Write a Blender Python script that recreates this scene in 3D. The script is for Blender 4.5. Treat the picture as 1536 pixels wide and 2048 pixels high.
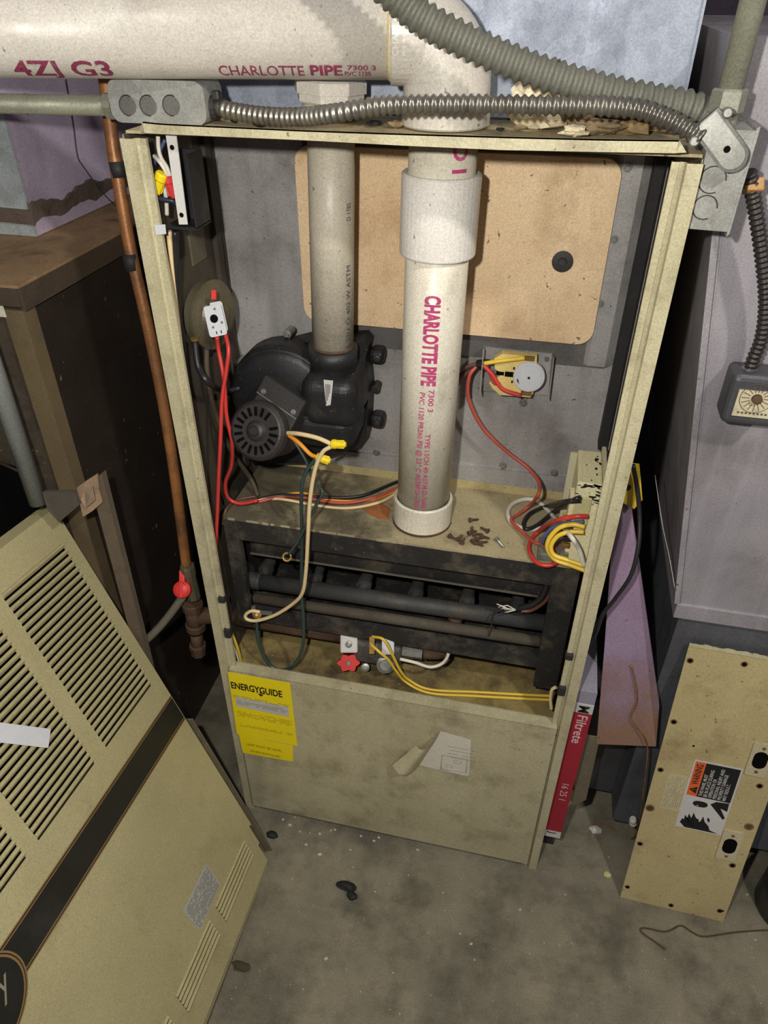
import bpy, bmesh, math, random
from mathutils import Vector as V, Matrix
random.seed(7)
for o in list(bpy.data.objects): bpy.data.objects.remove(o)
SC = bpy.context.scene
COL = SC.collection
PI = math.pi
# ------------------------------------------------------------------ camera
F = 1460.0
CX, CY = 768.0, 1024.0
CAM = V((0.4906, -0.8222, 1.4506))
_p, _y, _r = 0.6269, -0.2223, 0.0024
FW = V((math.sin(_y)*math.cos(_p), math.cos(_y)*math.cos(_p), -math.sin(_p)))
_rt = V((math.cos(_y), -math.sin(_y), 0)); _up = _rt.cross(FW)
RT = _rt*math.cos(_r) + _up*math.sin(_r); UP = _up*math.cos(_r) - _rt*math.sin(_r)
cd = bpy.data.cameras.new('camera'); co = bpy.data.objects.new('camera', cd); COL.objects.link(co)
cd.sensor_fit = 'VERTICAL'; cd.sensor_height = 36.0; cd.lens = F/2048*36.0
cd.clip_start = 0.01; cd.clip_end = 50
co.matrix_world = Matrix((( RT.x, UP.x, -FW.x, CAM.x), (RT.y, UP.y, -FW.y, CAM.y), (RT.z, UP.z, -FW.z, CAM.z), (0, 0, 0, 1)))
SC.camera = co
# ------------------------------------------------------------------ light
w = bpy.data.worlds.new('world'); SC.world = w; w.use_nodes = True
w.node_tree.nodes['Background'].inputs[0].default_value = (0.80, 0.74, 0.92, 1)
w.node_tree.nodes['Background'].inputs[1].default_value = 0.17
def lamp(name, kind, loc, power, color, size, target=None, spot=None):
    l = bpy.data.lights.new(name, kind); l.energy = power; l.color = color
    if kind == 'AREA': l.size = size
    else: l.shadow_soft_size = size
    if spot: l.spot_size = spot; l.spot_blend = 0.6
    o = bpy.data.objects.new(name, l); COL.objects.link(o); o.location = loc
    if target is not None: o.rotation_euler = (V(target)-V(loc)).to_track_quat('-Z', 'Y').to_euler()
    return o
# hand-held work light just beside the photographer, and an unseen ceiling bulb filling the floor, placed by the dial's shadow
lamp('hand_light', 'POINT', (0.385, -0.80, 1.50), 33.0, (1.0, 0.965, 0.89), 0.014)
lamp('bulb_light', 'POINT', (1.35, -1.00, 2.35), 62.0, (1.0, 0.96, 0.87), 0.05)
SC.view_settings.view_transform = 'Standard'; SC.view_settings.look = 'None'
SC.view_settings.exposure = 0.0; SC.view_settings.gamma = 1.0; SC.view_settings.use_curve_mapping = False
# ------------------------------------------------------------------ pixel -> place
def ray(x, y): return FW + RT*((x-CX)/F) - UP*((y-CY)/F)
def PY(x, y, Y): d = ray(x, y); return CAM + d*((Y-CAM.y)/d.y)
def PZ(x, y, Z): d = ray(x, y); return CAM + d*((Z-CAM.z)/d.z)
def PX(x, y, X): d = ray(x, y); return CAM + d*((X-CAM.x)/d.x)
def PP(x, y, P0, n): d = ray(x, y); return CAM + d*((V(P0)-CAM).dot(n)/d.dot(n))
def cylhit(x, y, p, a, R):
    """nearest hit of a photo ray with an endless cylinder: axial position and surface normal"""
    d = ray(x, y); a = V(a).normalized(); o = CAM-V(p)
    d2 = d-a*d.dot(a); o2 = o-a*o.dot(a)
    A = d2.dot(d2); B = 2*d2.dot(o2); Cc = o2.dot(o2)-R*R
    disc = max(0.0, B*B-4*A*Cc); t = (-B-math.sqrt(disc))/(2*A)
    q = CAM+d*t; s = (q-V(p)).dot(a); nn = (q-V(p)-a*s).normalized()
    return s, nn
# ------------------------------------------------------------------ materials
def lin(c): return tuple(((v/255)/12.92 if v/255 <= 0.04045 else ((v/255+0.055)/1.055)**2.4) for v in c)
MATS = {}
def mat(name, col, col2=None, dirt=None, rough=0.6, metal=0.0, scale=6.0, amt=0.5, dsc=9.0, speck=None, spk=0.2, spsc=140.0,
        bump=0.15, bsc=220.0, streak=None, stk=0.3, stdir=2, spangle=0.0, spec=0.5, grain=0.26, grad=None):
    """layered procedural paint/metal: two-tone base, blotches of dirt, streaks along one axis, fine specks, relief"""
    if name in MATS: return MATS[name]
    m = bpy.data.materials.new(name); m.use_nodes = True; nt = m.node_tree; N = nt.nodes; L = nt.links
    b = N['Principled BSDF']; b.inputs['Roughness'].default_value = rough; b.inputs['Metallic'].default_value = metal
    b.inputs['Specular IOR Level'].default_value = spec
    tc = N.new('ShaderNodeTexCoord'); src = tc.outputs['Object']
    def noise(sc, det=6, rgh=0.6, vec=None):
        n = N.new('ShaderNodeTexNoise'); n.inputs['Scale'].default_value = sc; n.inputs['Detail'].default_value = det
        n.inputs['Roughness'].default_value = rgh; L.new(vec or src, n.inputs['Vector']); return n.outputs['Fac']
    def ramp(f, a, c, v0=0.0, v1=1.0):
        r = N.new('ShaderNodeMapRange'); r.inputs[1].default_value = a; r.inputs[2].default_value = c
        r.inputs[3].default_value = v0; r.inputs[4].default_value = v1; L.new(f, r.inputs[0]); return r.outputs[0]
    def mix(f, a, c, mode='MIX'):
        x = N.new('ShaderNodeMix'); x.data_type = 'RGBA'; x.blend_type = mode
        if hasattr(f, 'links'): L.new(f, x.inputs[0])
        else: x.inputs[0].default_value = f
        for s, i in ((a, 6), (c, 7)):
            if hasattr(s, 'links'): L.new(s, x.inputs[i])
            else: x.inputs[i].default_value = (*s, 1)
        return x.outputs[2]
    c1 = lin(col); c2 = lin(col2) if col2 else tuple(v*0.82 for v in c1)
    cur = mix(ramp(noise(scale), 0.32, 0.68), c1, c2)
    if spangle:
        vo = N.new('ShaderNodeTexVoronoi'); vo.inputs['Scale'].default_value = 90; L.new(src, vo.inputs['Vector'])
        sp = N.new('ShaderNodeSeparateColor'); L.new(vo.outputs['Color'], sp.inputs[0])
        cur = mix(ramp(sp.outputs[0], 0, 1, 0, spangle), cur, tuple(min(1, v*1.7) for v in c1))
    if dirt:
        nf = noise(dsc, 9, 0.68)
        if grad:   # blotches (soot on the shelf) that thin out along one axis of the object
            sx = N.new('ShaderNodeSeparateXYZ'); L.new(src, sx.inputs[0])
            g_ = ramp(sx.outputs[grad[0]], grad[1], grad[2], grad[3], grad[4]); ad = N.new('ShaderNodeMath'); ad.operation = 'ADD'; L.new(nf, ad.inputs[0]); L.new(g_, ad.inputs[1]); nf = ad.outputs[0]
        cur = mix(ramp(nf, 0.62-amt*0.35, 0.80-amt*0.25, 0, min(1, 0.35+amt)), cur, lin(dirt))
    if streak:
        mp = N.new('ShaderNodeMapping'); s = [38, 38, 38]; s[stdir] = 2.2; mp.inputs['Scale'].default_value = s; L.new(src, mp.inputs[0])
        cur = mix(ramp(noise(1.0, 5, 0.6, mp.outputs[0]), 0.5, 0.75, 0, stk), cur, lin(streak))
    if speck:
        cur = mix(ramp(noise(spsc, 2, 0.5), 0.73-spk*0.16, 0.78-spk*0.12, 0, 0.8), cur, lin(speck))
    if grain:
        g = ramp(noise(420, 3, 0.75), 0.25, 0.75, 1-grain, 1+grain)
        cc = N.new('ShaderNodeCombineColor')
        for i in range(3): L.new(g, cc.inputs[i])
        cur = mix(1.0, cur, cc.outputs[0], 'MULTIPLY')
    L.new(cur, b.inputs['Base Color'])
    if rough < 0.98: L.new(ramp(noise(scale*3), 0.3, 0.7, max(0.05, rough-0.12), min(1, rough+0.12)), b.inputs['Roughness'])
    if bump:
        bp = N.new('ShaderNodeBump'); bp.inputs['Strength'].default_value = bump; bp.inputs['Distance'].default_value = 0.002
        L.new(noise(bsc, 4, 0.6), bp.inputs['Height']); L.new(bp.outputs[0], b.inputs['Normal'])
    MATS[name] = m; return m
def flat(name, col, rough=0.6, metal=0.0, spec=0.5):
    return mat(name, col, tuple(int(v*0.9) for v in col), rough=rough, metal=metal, bump=0.0, grain=0.1, spec=spec)
BEIGE = mat('beige_enamel', (190, 183, 150), (174, 166, 134), (118, 108, 84), 0.45, amt=0.34, dsc=13, speck=(90, 82, 62), spk=0.05, streak=(150, 138, 104), stk=0.25)
DOORP = mat('olive_beige_enamel', (184, 175, 132), (172, 163, 122), (138, 126, 92), 0.42, amt=0.15, speck=(110, 100, 74), spk=0.12, spsc=320, bump=0.25, bsc=700)
TAN = mat('insulation_board', (228, 202, 164), (214, 184, 146), (156, 122, 88), 0.9, amt=0.28, dsc=9, speck=(84, 66, 48), spk=0.2, spsc=110, streak=(180, 148, 108), stk=0.3)
TANPAN = mat('tan_panel_enamel', (190, 176, 128), (176, 160, 116), (120, 92, 54), 0.55, amt=0.24, dsc=11, speck=(84, 66, 42), spk=0.2)
GREYP = mat('grey_sheet_steel', (168, 165, 162), (146, 143, 142), (100, 92, 80), 0.42, 0.12, amt=0.36, dsc=6, speck=(70, 62, 52), spk=0.1, streak=(118, 112, 110), stk=0.35)
GALV = mat('galvanised_steel', (150, 157, 170), (130, 137, 152), (112, 116, 124), 0.55, 0.3, amt=0.25, spangle=0.25, streak=(172, 178, 190), stk=0.45, bump=0.05)
GALVD = mat('dull_galvanised', (160, 161, 155), (138, 139, 134), (104, 96, 82), 0.45, 0.3, amt=0.3, spangle=0.3, streak=(166, 168, 164), stk=0.3)
DUCT = mat('grey_lavender_duct_steel', (160, 155, 160), (136, 131, 136), (98, 92, 88), 0.5, 0.12, amt=0.3, dsc=4, streak=(176, 171, 178), stk=0.4, speck=(84, 78, 76), spk=0.12, spsc=90)
LAVW = mat('lavender_shade_plenum_side', (196, 182, 202), (176, 162, 184), (128, 116, 126), 0.6, 0.1, amt=0.25, dsc=5, streak=(172, 160, 180), stk=0.3)  # purple shade of the plenum's side face, put into its colour
PVC = mat('aged_white_pvc', (224, 218, 201), (210, 203, 184), (156, 144, 120), 0.38, amt=0.24, dsc=16, streak=(168, 156, 132), stk=0.3, speck=(96, 86, 72), spk=0.12, spsc=150, bump=0.04)
PVCH = mat('aged_white_pvc_level', (206, 200, 190), (190, 184, 173), (128, 119, 112), 0.38, amt=0.2, dsc=7, streak=(160, 150, 132), stk=0.25, stdir=0, speck=(96, 86, 72), spk=0.1, bump=0.04)
PVC2 = mat('dusty_grey_pvc', (196, 188, 170), (178, 170, 152), (120, 112, 98), 0.5, amt=0.22, dsc=14, streak=(140, 130, 114), stk=0.35, speck=(90, 84, 74), spk=0.15)
SOOT = mat('sooty_black_steel', (46, 44, 42), (26, 24, 22), (104, 94, 76), 0.75, 0.1, amt=0.36, dsc=18, speck=(120, 110, 94), spk=0.12, bump=0.5, bsc=120)
SHELF = mat('rust_stained_shelf', (176, 164, 128), (146, 134, 102), (46, 41, 34), 0.8, 0.05, amt=0.42, dsc=11, grad=(0, 0.05, 0.40, 0.26, -0.08), speck=(60, 50, 38), spk=0.2, bump=0.3)
RUSTP = mat('rust_patch', (170, 104, 56), (120, 78, 46), (70, 54, 40), 0.9, amt=0.5, dsc=40)
DECK = mat('grimy_deck', (156, 138, 82), (100, 84, 54), (40, 34, 28), 0.85, amt=0.45, dsc=12, speck=(160, 146, 96), spk=0.2, bump=0.3)
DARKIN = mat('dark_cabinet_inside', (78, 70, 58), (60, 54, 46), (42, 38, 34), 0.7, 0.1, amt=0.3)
BLACKP = mat('black_moulded_plastic', (34, 34, 36), (24, 24, 26), (70, 66, 60), 0.5, amt=0.2, dsc=20, speck=(120, 114, 104), spk=0.1, spsc=260)
MOTOR = mat('dark_motor_steel', (66, 64, 62), (52, 50, 48), (36, 34, 32), 0.5, 0.4, amt=0.25, speck=(110, 106, 98), spk=0.15, spsc=300)
VOID = flat('black_void', (9, 9, 9), 0.95, spec=0.1)
IRON = mat('dusty_iron_pipe', (74, 76, 76), (60, 60, 58), (104, 92, 72), 0.6, 0.3, amt=0.3, dsc=16)
RUSTI = mat('rusty_brown_pipe', (92, 70, 52), (70, 52, 40), (120, 88, 58), 0.75, 0.2, amt=0.35, dsc=18)
BRASS = mat('dull_brass', (168, 134, 74), (120, 92, 54), (70, 54, 36), 0.45, 0.6, amt=0.3, dsc=40)
COPPER = mat('copper_tube', (172, 116, 68), (136, 90, 54), (70, 55, 43), 0.5, 0.3, amt=0.45, dsc=16, streak=(90, 66, 46), stk=0.3)
STEEL = mat('zinc_steel', (160, 160, 152), (130, 130, 124), (90, 86, 80), 0.38, 0.6, amt=0.25, dsc=30, bump=0.03)
FLEX = mat('armoured_conduit_steel', (158, 154, 144), (120, 116, 108), (70, 66, 60), 0.36, 0.75, amt=0.3, dsc=24, bump=0.0)
FLEXG = mat('grey_green_flex', (112, 112, 100), (92, 92, 82), (74, 72, 64), 0.6, 0.1, amt=0.25, dsc=20, bump=0.05)
CONCR = mat('stained_concrete', (142, 134, 113), (108, 103, 88), (74, 71, 60), 0.85, amt=0.46, dsc=9, scale=7.0, streak=(150, 142, 122), stk=0.2, stdir=0, speck=(186, 180, 162), spk=0.16, spsc=120, bump=0.45, bsc=150, grain=0.35)
WALLM = mat('basement_wall', (84, 78, 92), (70, 64, 78), (54, 50, 58), 0.9, amt=0.3, bump=0.2, bsc=60)
BROWN = mat('dark_brown_cabinet', (54, 45, 38), (44, 37, 32), (34, 30, 28), 0.5, 0.1, amt=0.25, speck=(130, 122, 110), spk=0.06, spsc=60)
BROWNL = mat('brown_cabinet_post', (112, 98, 70), (98, 84, 62), (66, 56, 44), 0.6, amt=0.25)
BROWNT = mat('dusty_brown_top', (158, 128, 92), (128, 102, 72), (60, 48, 38), 0.85, amt=0.35, dsc=18, speck=(210, 196, 160), spk=0.16, spsc=160, bump=0.4)
PLANKM = mat('mauve_brown_plank', (146, 126, 150), (130, 108, 128), (136, 102, 66), 0.75, amt=0.45, dsc=6, grad=(2, 0.02, 0.34, 0.24, -0.16), streak=(104, 82, 84), stk=0.35, speck=(70, 52, 48), spk=0.12)  # brown blotches grow denser towards the plank's lower end
WOOD = mat('grey_weathered_wood', (112, 98, 80), (92, 80, 66), (60, 52, 44), 0.85, amt=0.3, streak=(74, 64, 54), stk=0.4)
CARDB = mat('torn_cardboard', (160, 134, 108), (140, 116, 94), (98, 78, 64), 0.9, amt=0.25, dsc=20)
PLAST = mat('crumbly_plaster', (236, 226, 196), (212, 198, 164), (120, 100, 74), 0.95, amt=0.25, dsc=30, bump=0.9, bsc=90)
RUBBLE = mat('rusty_flake', (160, 140, 106), (118, 98, 72), (54, 44, 36), 0.9, amt=0.4, dsc=40, bump=0.6)
YELP = mat('yellow_sticker', (246, 226, 20), (238, 216, 10), (190, 168, 30), 0.5, amt=0.08, bump=0.0, grain=0.08)
WHITEP = mat('white_paper', (216, 210, 194), (200, 194, 178), (150, 140, 120), 0.8, amt=0.2, dsc=20, bump=0.1)
IVORY = mat('ivory_plastic', (226, 220, 178), (214, 206, 164), (170, 160, 120), 0.5, amt=0.1, bump=0.0)
CREAMP = mat('cream_plastic', (226, 206, 132), (214, 192, 118), (160, 138, 84), 0.5, amt=0.15, dsc=30, bump=0.0)
INK = flat('black_ink', (22, 20, 18), 0.7); FAINT = flat('faded_print', (132, 126, 92), 0.8); FAINTY = flat('print_on_yellow', (150, 132, 20), 0.8)
MAG = mat('magenta_print', (186, 62, 116), (170, 60, 104), (206, 150, 160), 0.6, amt=0.25, dsc=60, bump=0.0)
MAGD = mat('dull_magenta_print', (150, 62, 90), (130, 56, 78), (180, 140, 140), 0.6, amt=0.3, dsc=60, bump=0.0)
NAVY = flat('navy_print', (56, 66, 84), 0.7)
RED = flat('red_wire', (206, 62, 56), 0.4); YEL = flat('yellow_wire', (232, 196, 66), 0.4); CREAM = flat('cream_wire', (232, 206, 156), 0.45)
WHI = flat('white_wire', (226, 220, 206), 0.45); BLK = flat('black_wire', (36, 36, 38), 0.4); TEAL = flat('dark_teal_wire', (52, 72, 68), 0.4)
ORA = flat('orange_wire', (232, 150, 46), 0.45); BLU = flat('blue_wire', (84, 90, 128), 0.45); BRN = flat('brown_wire', (98, 62, 50), 0.5)
DRED = flat('faded_red_wire', (188, 84, 68), 0.5); NUTY = flat('yellow_nut_plastic', (240, 214, 30), 0.4); NUTR = flat('red_nut_plastic', (214, 62, 62), 0.4)
KNOB = flat('red_knob_plastic', (222, 52, 46), 0.4); ORANGE = flat('orange_print', (226, 104, 46), 0.6); REDBOX = flat('red_card', (164, 34, 50), 0.6)
WSTICK = flat('white_sticker', (206, 204, 198), 0.6); GOLD = flat('gold_line', (160, 128, 84), 0.5, 0.3); BANDK = mat('black_band', (38, 37, 32), (32, 31, 27), (58, 56, 50), 0.5, amt=0.12, bump=0.0)
GRYPL = flat('light_grey_plate', (206, 208, 212), 0.5); CHARC = flat('charcoal_tape', (40, 38, 36), 0.7)
THERM = mat('grey_hammered_box', (84, 84, 88), (70, 70, 74), (50, 48, 48), 0.5, 0.3, amt=0.2)
BLACKR = mat('black_rubber', (24, 22, 22), (18, 17, 17), (40, 36, 34), 0.7, amt=0.2)
# ------------------------------------------------------------------ mesh builder
def basis(a):
    a = V(a).normalized(); u = a.cross(V((0, 0, 1)))
    if u.length < 1e-4: u = a.cross(V((0, 1, 0)))
    u.normalize(); return u, a.cross(u).normalized()
class MB:
    def __init__(s): s.v = []; s.f = []; s.m = []; s.sm = []
    def add(s, vs, fs, m=0, smooth=False):
        o = len(s.v); s.v += [V(p) for p in vs]
        for f in fs: s.f.append([i+o for i in f]); s.m.append(m); s.sm.append(smooth)
        return s
    def hexa(s, b, t, m=0):
        return s.add(list(b)+list(t), [(3, 2, 1, 0), (4, 5, 6, 7), (0, 1, 5, 4), (1, 2, 6, 5), (2, 3, 7, 6), (3, 0, 4, 7)], m)
    def box(s, p, q, m=0, r=0.0, seg=2):
        c = (V(p)+V(q))/2; h = (V(q)-V(p))/2
        return s.obox(c, V((1, 0, 0)), V((0, 1, 0)), V((0, 0, 1)), (abs(h.x), abs(h.y), abs(h.z)), m, r, seg)
    def obox(s, c, ax, ay, az, h, m=0, r=0.0, seg=2):
        c = V(c)
        if r <= 0:
            P = lambda i, j, k: c+V(ax)*(h[0]*i)+V(ay)*(h[1]*j)+V(az)*(h[2]*k)
            return s.hexa([P(-1, -1, -1), P(1, -1, -1), P(1, 1, -1), P(-1, 1, -1)], [P(-1, -1, 1), P(1, -1, 1), P(1, 1, 1), P(-1, 1, 1)], m)
        bm = bmesh.new(); bmesh.ops.create_cube(bm, size=2.0)
        for v in bm.verts: v.co = V((v.co.x*h[0], v.co.y*h[1], v.co.z*h[2]))
        bmesh.ops.bevel(bm, geom=bm.edges[:], offset=min(r, min(h)*0.95), segments=seg, affect='EDGES', profile=0.5)
        bm.verts.index_update()
        vs = [c+V(ax)*v.co.x+V(ay)*v.co.y+V(az)*v.co.z for v in bm.verts]; fs = [[v.index for v in f.verts] for f in bm.faces]
        bm.free(); return s.add(vs, fs, m, False)
    def prism(s, pts, off, m=0, smooth=False):
        """polygon (3-D points) extruded by a vector"""
        n = len(pts); off = V(off); a = [V(p) for p in pts]; b = [p+off for p in a]
        return s.add(a+b, [list(range(n))[::-1], list(range(n, 2*n))]+[(i, (i+1) % n, n+(i+1) % n, n+i) for i in range(n)], m, smooth)
    def poly(s, pts, m=0): return s.add(pts, [list(range(len(pts)))], m)
    def tube(s, pts, r, n=10, m=0, cap=True, smooth=True):
        pts = [V(p) for p in pts]; rs = r if isinstance(r, (list, tuple)) else [r]*len(pts)
        t0 = (pts[1]-pts[0]).normalized(); u, w_ = basis(t0); o = len(s.v); prev = t0
        for i, p in enumerate(pts):
            t = (pts[min(i+1, len(pts)-1)]-pts[max(i-1, 0)]).normalized()
            ax = prev.cross(t)
            if ax.length > 1e-7:
                R = Matrix.Rotation(prev.angle(t), 3, ax.normalized()); u = R @ u; w_ = R @ w_
            prev = t
            for k in range(n):
                a = 2*PI*k/n; s.v.append(p+u*(rs[i]*math.cos(a))+w_*(rs[i]*math.sin(a)))
        for i in range(len(pts)-1):
            for k in range(n):
                a = o+i*n+k; b = o+i*n+(k+1) % n; s.f.append([a, b, b+n, a+n]); s.m.append(m); s.sm.append(smooth)
        if cap:
            s.f.append([o+k for k in range(n)][::-1]); s.m.append(m); s.sm.append(False)
            e = o+(len(pts)-1)*n; s.f.append([e+k for k in range(n)]); s.m.append(m); s.sm.append(False)
        return s
    def lathe(s, c, a, prof, n=32, m=0, smooth=True, cap=True):
        """prof: (axial, radius) pairs along axis a from c"""
        c = V(c); a = V(a).normalized(); u, w_ = basis(a); o = len(s.v)
        for z, r in prof:
            for k in range(n):
                t = 2*PI*k/n; s.v.append(c+a*z+u*(r*math.cos(t))+w_*(r*math.sin(t)))
        for i in range(len(prof)-1):
            for k in range(n):
                p = o+i*n+k; q = o+i*n+(k+1) % n; s.f.append([p, q, q+n, p+n]); s.m.append(m); s.sm.append(smooth)
        if cap:
            s.f.append([o+k for k in range(n)][::-1]); s.m.append(m); s.sm.append(False)
            e = o+(len(prof)-1)*n; s.f.append([e+k for k in range(n)]); s.m.append(m); s.sm.append(False)
        return s
    def cyl(s, c, a, r, L, n=24, m=0, ch=0.0):
        if ch: return s.lathe(c, a, [(0, r-ch), (ch, r), (L-ch, r), (L, r-ch)], n, m, False)
        o = len(s.v); return s.lathe(c, a, [(0, r), (L, r)], n, m, True)
    def merge(s, o, fn=None, m=None):
        k = len(s.v); s.v += [fn(p) if fn else p for p in o.v]
        s.f += [[i+k for i in f] for f in o.f]; s.m += [m if m is not None else x for x in o.m]; s.sm += o.sm; return s
    def build(s, name, mats, parent=None, label=None, cat=None, group=None, kind=None, base=None, wn=True):
        mats = mats if isinstance(mats, (list, tuple)) else [mats]
        me = bpy.data.meshes.new(name)
        org = V((0, 0, 0))
        if parent is None:
            if base is not None: org = V(base)
            else:
                xs = [p.x for p in s.v]; ys = [p.y for p in s.v]; zs = [p.z for p in s.v]
                org = V(((min(xs)+max(xs))/2, (min(ys)+max(ys))/2, min(zs)))
        me.from_pydata([tuple(p-org) for p in s.v], [], s.f)
        for mm in mats: me.materials.append(mm)
        me.polygons.foreach_set('material_index', s.m); me.polygons.foreach_set('use_smooth', s.sm)
        bm = bmesh.new(); bm.from_mesh(me); bmesh.ops.recalc_face_normals(bm, faces=bm.faces); bm.to_mesh(me); bm.free()
        me.update()
        o = bpy.data.objects.new(name, me); COL.objects.link(o); o.location = org
        if parent is not None: attach(o, parent)
        else: WLOC[o.name] = tuple(org)
        return tag(o, label, cat, group, kind)
WLOC = {}
def attach(o, p):
    o.parent = p
    if p.name in WLOC: o.matrix_parent_inverse = Matrix.Translation(-V(WLOC[p.name]))
def tag(o, label=None, cat=None, group=None, kind=None):
    if label: o['label'] = label
    if cat: o['category'] = cat
    if group: o['group'] = group
    if kind: o['kind'] = kind
    return o
def thing(name, label, cat, loc, group=None):
    o = bpy.data.objects.new(name, None); COL.objects.link(o); o.location = loc; o.empty_display_size = 0.05
    WLOC[o.name] = tuple(loc); return tag(o, label, cat, group)
def smooth_path(pts, k=8):
    pts = [V(p) for p in pts]
    if len(pts) < 3: return pts
    P = [pts[0]*2-pts[1]]+pts+[pts[-1]*2-pts[-2]]; out = []
    for i in range(1, len(P)-2):
        a, b, c, d = P[i-1], P[i], P[i+1], P[i+2]
        for j in range(k):
            t = j/k
            out.append(0.5*((2*b)+(c-a)*t+(2*a-5*b+4*c-d)*t*t+(3*b-a-3*c+d)*t**3))
    out.append(pts[-1]); return out
def resample(pts, step):
    out = [pts[0].copy()]; acc = 0.0
    for a, b in zip(pts, pts[1:]):
        L = (b-a).length
        while acc+L >= step:
            t = (step-acc)/L; a = a.lerp(b, t); out.append(a.copy()); L = (b-a).length; acc = 0.0
        acc += L
    return out
# text -> flat mesh data in (x, y), cached
_txt = {}
def text2d(body, size=1.0, shear=0.0, bold=0.0, sx=1.0, space=1.0, align='LEFT'):
    key = (body, shear, bold, sx, space, align)
    if key not in _txt:
        c = bpy.data.curves.new('lettering', 'FONT'); c.body = body; c.size = 1.0; c.shear = shear; c.offset = bold; c.align_x = align
        c.space_character = space; c.resolution_u = 3
        o = bpy.data.objects.new('lettering', c); COL.objects.link(o)
        dg = bpy.context.evaluated_depsgraph_get(); me = o.evaluated_get(dg).to_mesh()
        _txt[key] = ([(v.co.x*sx, v.co.y) for v in me.vertices], [list(p.vertices) for p in me.polygons])
        o.evaluated_get(dg).to_mesh_clear(); bpy.data.objects.remove(o); bpy.data.curves.remove(c)
    vs, fs = _txt[key]
    return [(x*size, y*size) for x, y in vs], fs
def put_text(mb, body, org, ux, uy, size, m=0, width=None, **kw):
    vs, fs = text2d(body, size, **kw)
    if width:
        xs = [v[0] for v in vs]; k = width/(max(xs)-min(xs)); vs = [((x-min(xs))*k, y) for x, y in vs]
    mb.add([V(org)+V(ux)*x+V(uy)*y for x, y in vs], fs, m)
def put_text_cyl(mb, body, p, a, R, s0, n0, adir, size, m=0, width=None, **kw):
    """wrap lettering on a cylinder: baseline along a*adir from s0, letters rise around the pipe"""
    a = V(a).normalized(); n0 = V(n0).normalized(); vs, fs = text2d(body, size, **kw)
    if width:
        xs = [v[0] for v in vs]; k = width/(max(xs)-min(xs)); vs = [((x-min(xs))*k, y) for x, y in vs]
    bm = bmesh.new(); bv = [bm.verts.new((x, y, 0)) for x, y in vs]
    for f in fs:
        try: bm.faces.new([bv[i] for i in f])
        except ValueError: pass
    for _ in range(4):
        bmesh.ops.triangulate(bm, faces=bm.faces[:]); lim = max(0.0035, size*0.12)
        es = [e for e in bm.edges if abs(e.verts[0].co.y-e.verts[1].co.y) > lim]
        if not es: break
        bmesh.ops.subdivide_edges(bm, edges=es, cuts=1)
    bmesh.ops.triangulate(bm, faces=bm.faces[:]); bm.verts.index_update()
    vs = [(v.co.x, v.co.y) for v in bm.verts]; fs = [[v.index for v in f.verts] for f in bm.faces]; bm.free()
    upv = n0.cross(a*adir)
    pts = []
    for x, y in vs:
        t = y/R; nn = n0*math.cos(t)+upv*math.sin(t)
        pts.append(V(p)+a*(s0+adir*x)+nn*(R+0.0007))
    mb.add(pts, fs, m)
def rrect(w, h, r, n=4):
    out = []
    for cx, cy, a0 in ((w-r, h-r, 0), (r, h-r, 90), (r, r, 180), (w-r, r, 270)):
        for i in range(n+1):
            a = math.radians(a0+90*i/n); out.append((cx+r*math.cos(a), cy+r*math.sin(a)))
    return out
def scale2(a, b): return V((a[0]*b, a[1]*b, a[2]*b))
def lumps(c, r, seed=0, n=2, rough=0.35, squash=(1, 1, 1)):
    rnd = random.Random(seed); bm = bmesh.new(); bmesh.ops.create_icosphere(bm, subdivisions=n, radius=1.0)
    ph = [(rnd.uniform(0, 6), rnd.uniform(0, 6), rnd.uniform(0, 6), rnd.uniform(1.5, 4)) for _ in range(5)]
    for v in bm.verts:
        d = v.co.normalized(); k = 1.0
        for x, y, z, f in ph: k += rough/3*math.sin(d.x*f+x)*math.cos(d.y*f+y)+rough/5*math.sin(d.z*f*2+z)
        k += rnd.uniform(-rough, rough)*0.3
        v.co = V((d.x*squash[0], d.y*squash[1], d.z*squash[2]))*(k*r)+V(c)
    bm.verts.index_update(); mb = MB().add([v.co.copy() for v in bm.verts], [[v.index for v in f.verts] for f in bm.faces]); bm.free(); return mb
# ================================================================== SETTING
W, H = 0.622, 1.316
YV = 0.24
MB().box((-1.6, -3.0, -0.05), (2.2, 1.6, 0.0)).build('floor', CONCR, kind='structure', label='stained bare concrete basement floor')
MB().box((-1.6, 1.45, 0.0), (2.2, 1.6, 2.6)).build('wall_back', WALLM, kind='structure', label='dim lavender grey basement wall behind the ducts')
MB().box((-1.75, -3.0, 0.0), (-1.6, 1.6, 2.6)).build('wall_left', WALLM, kind='structure', label='dim basement wall beside the brown cabinet')
MB().box((2.2, -3.0, 0.0), (2.35, 1.6, 2.6)).build('wall_right', WALLM, kind='structure', label='dim basement wall beyond the return duct')

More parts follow.
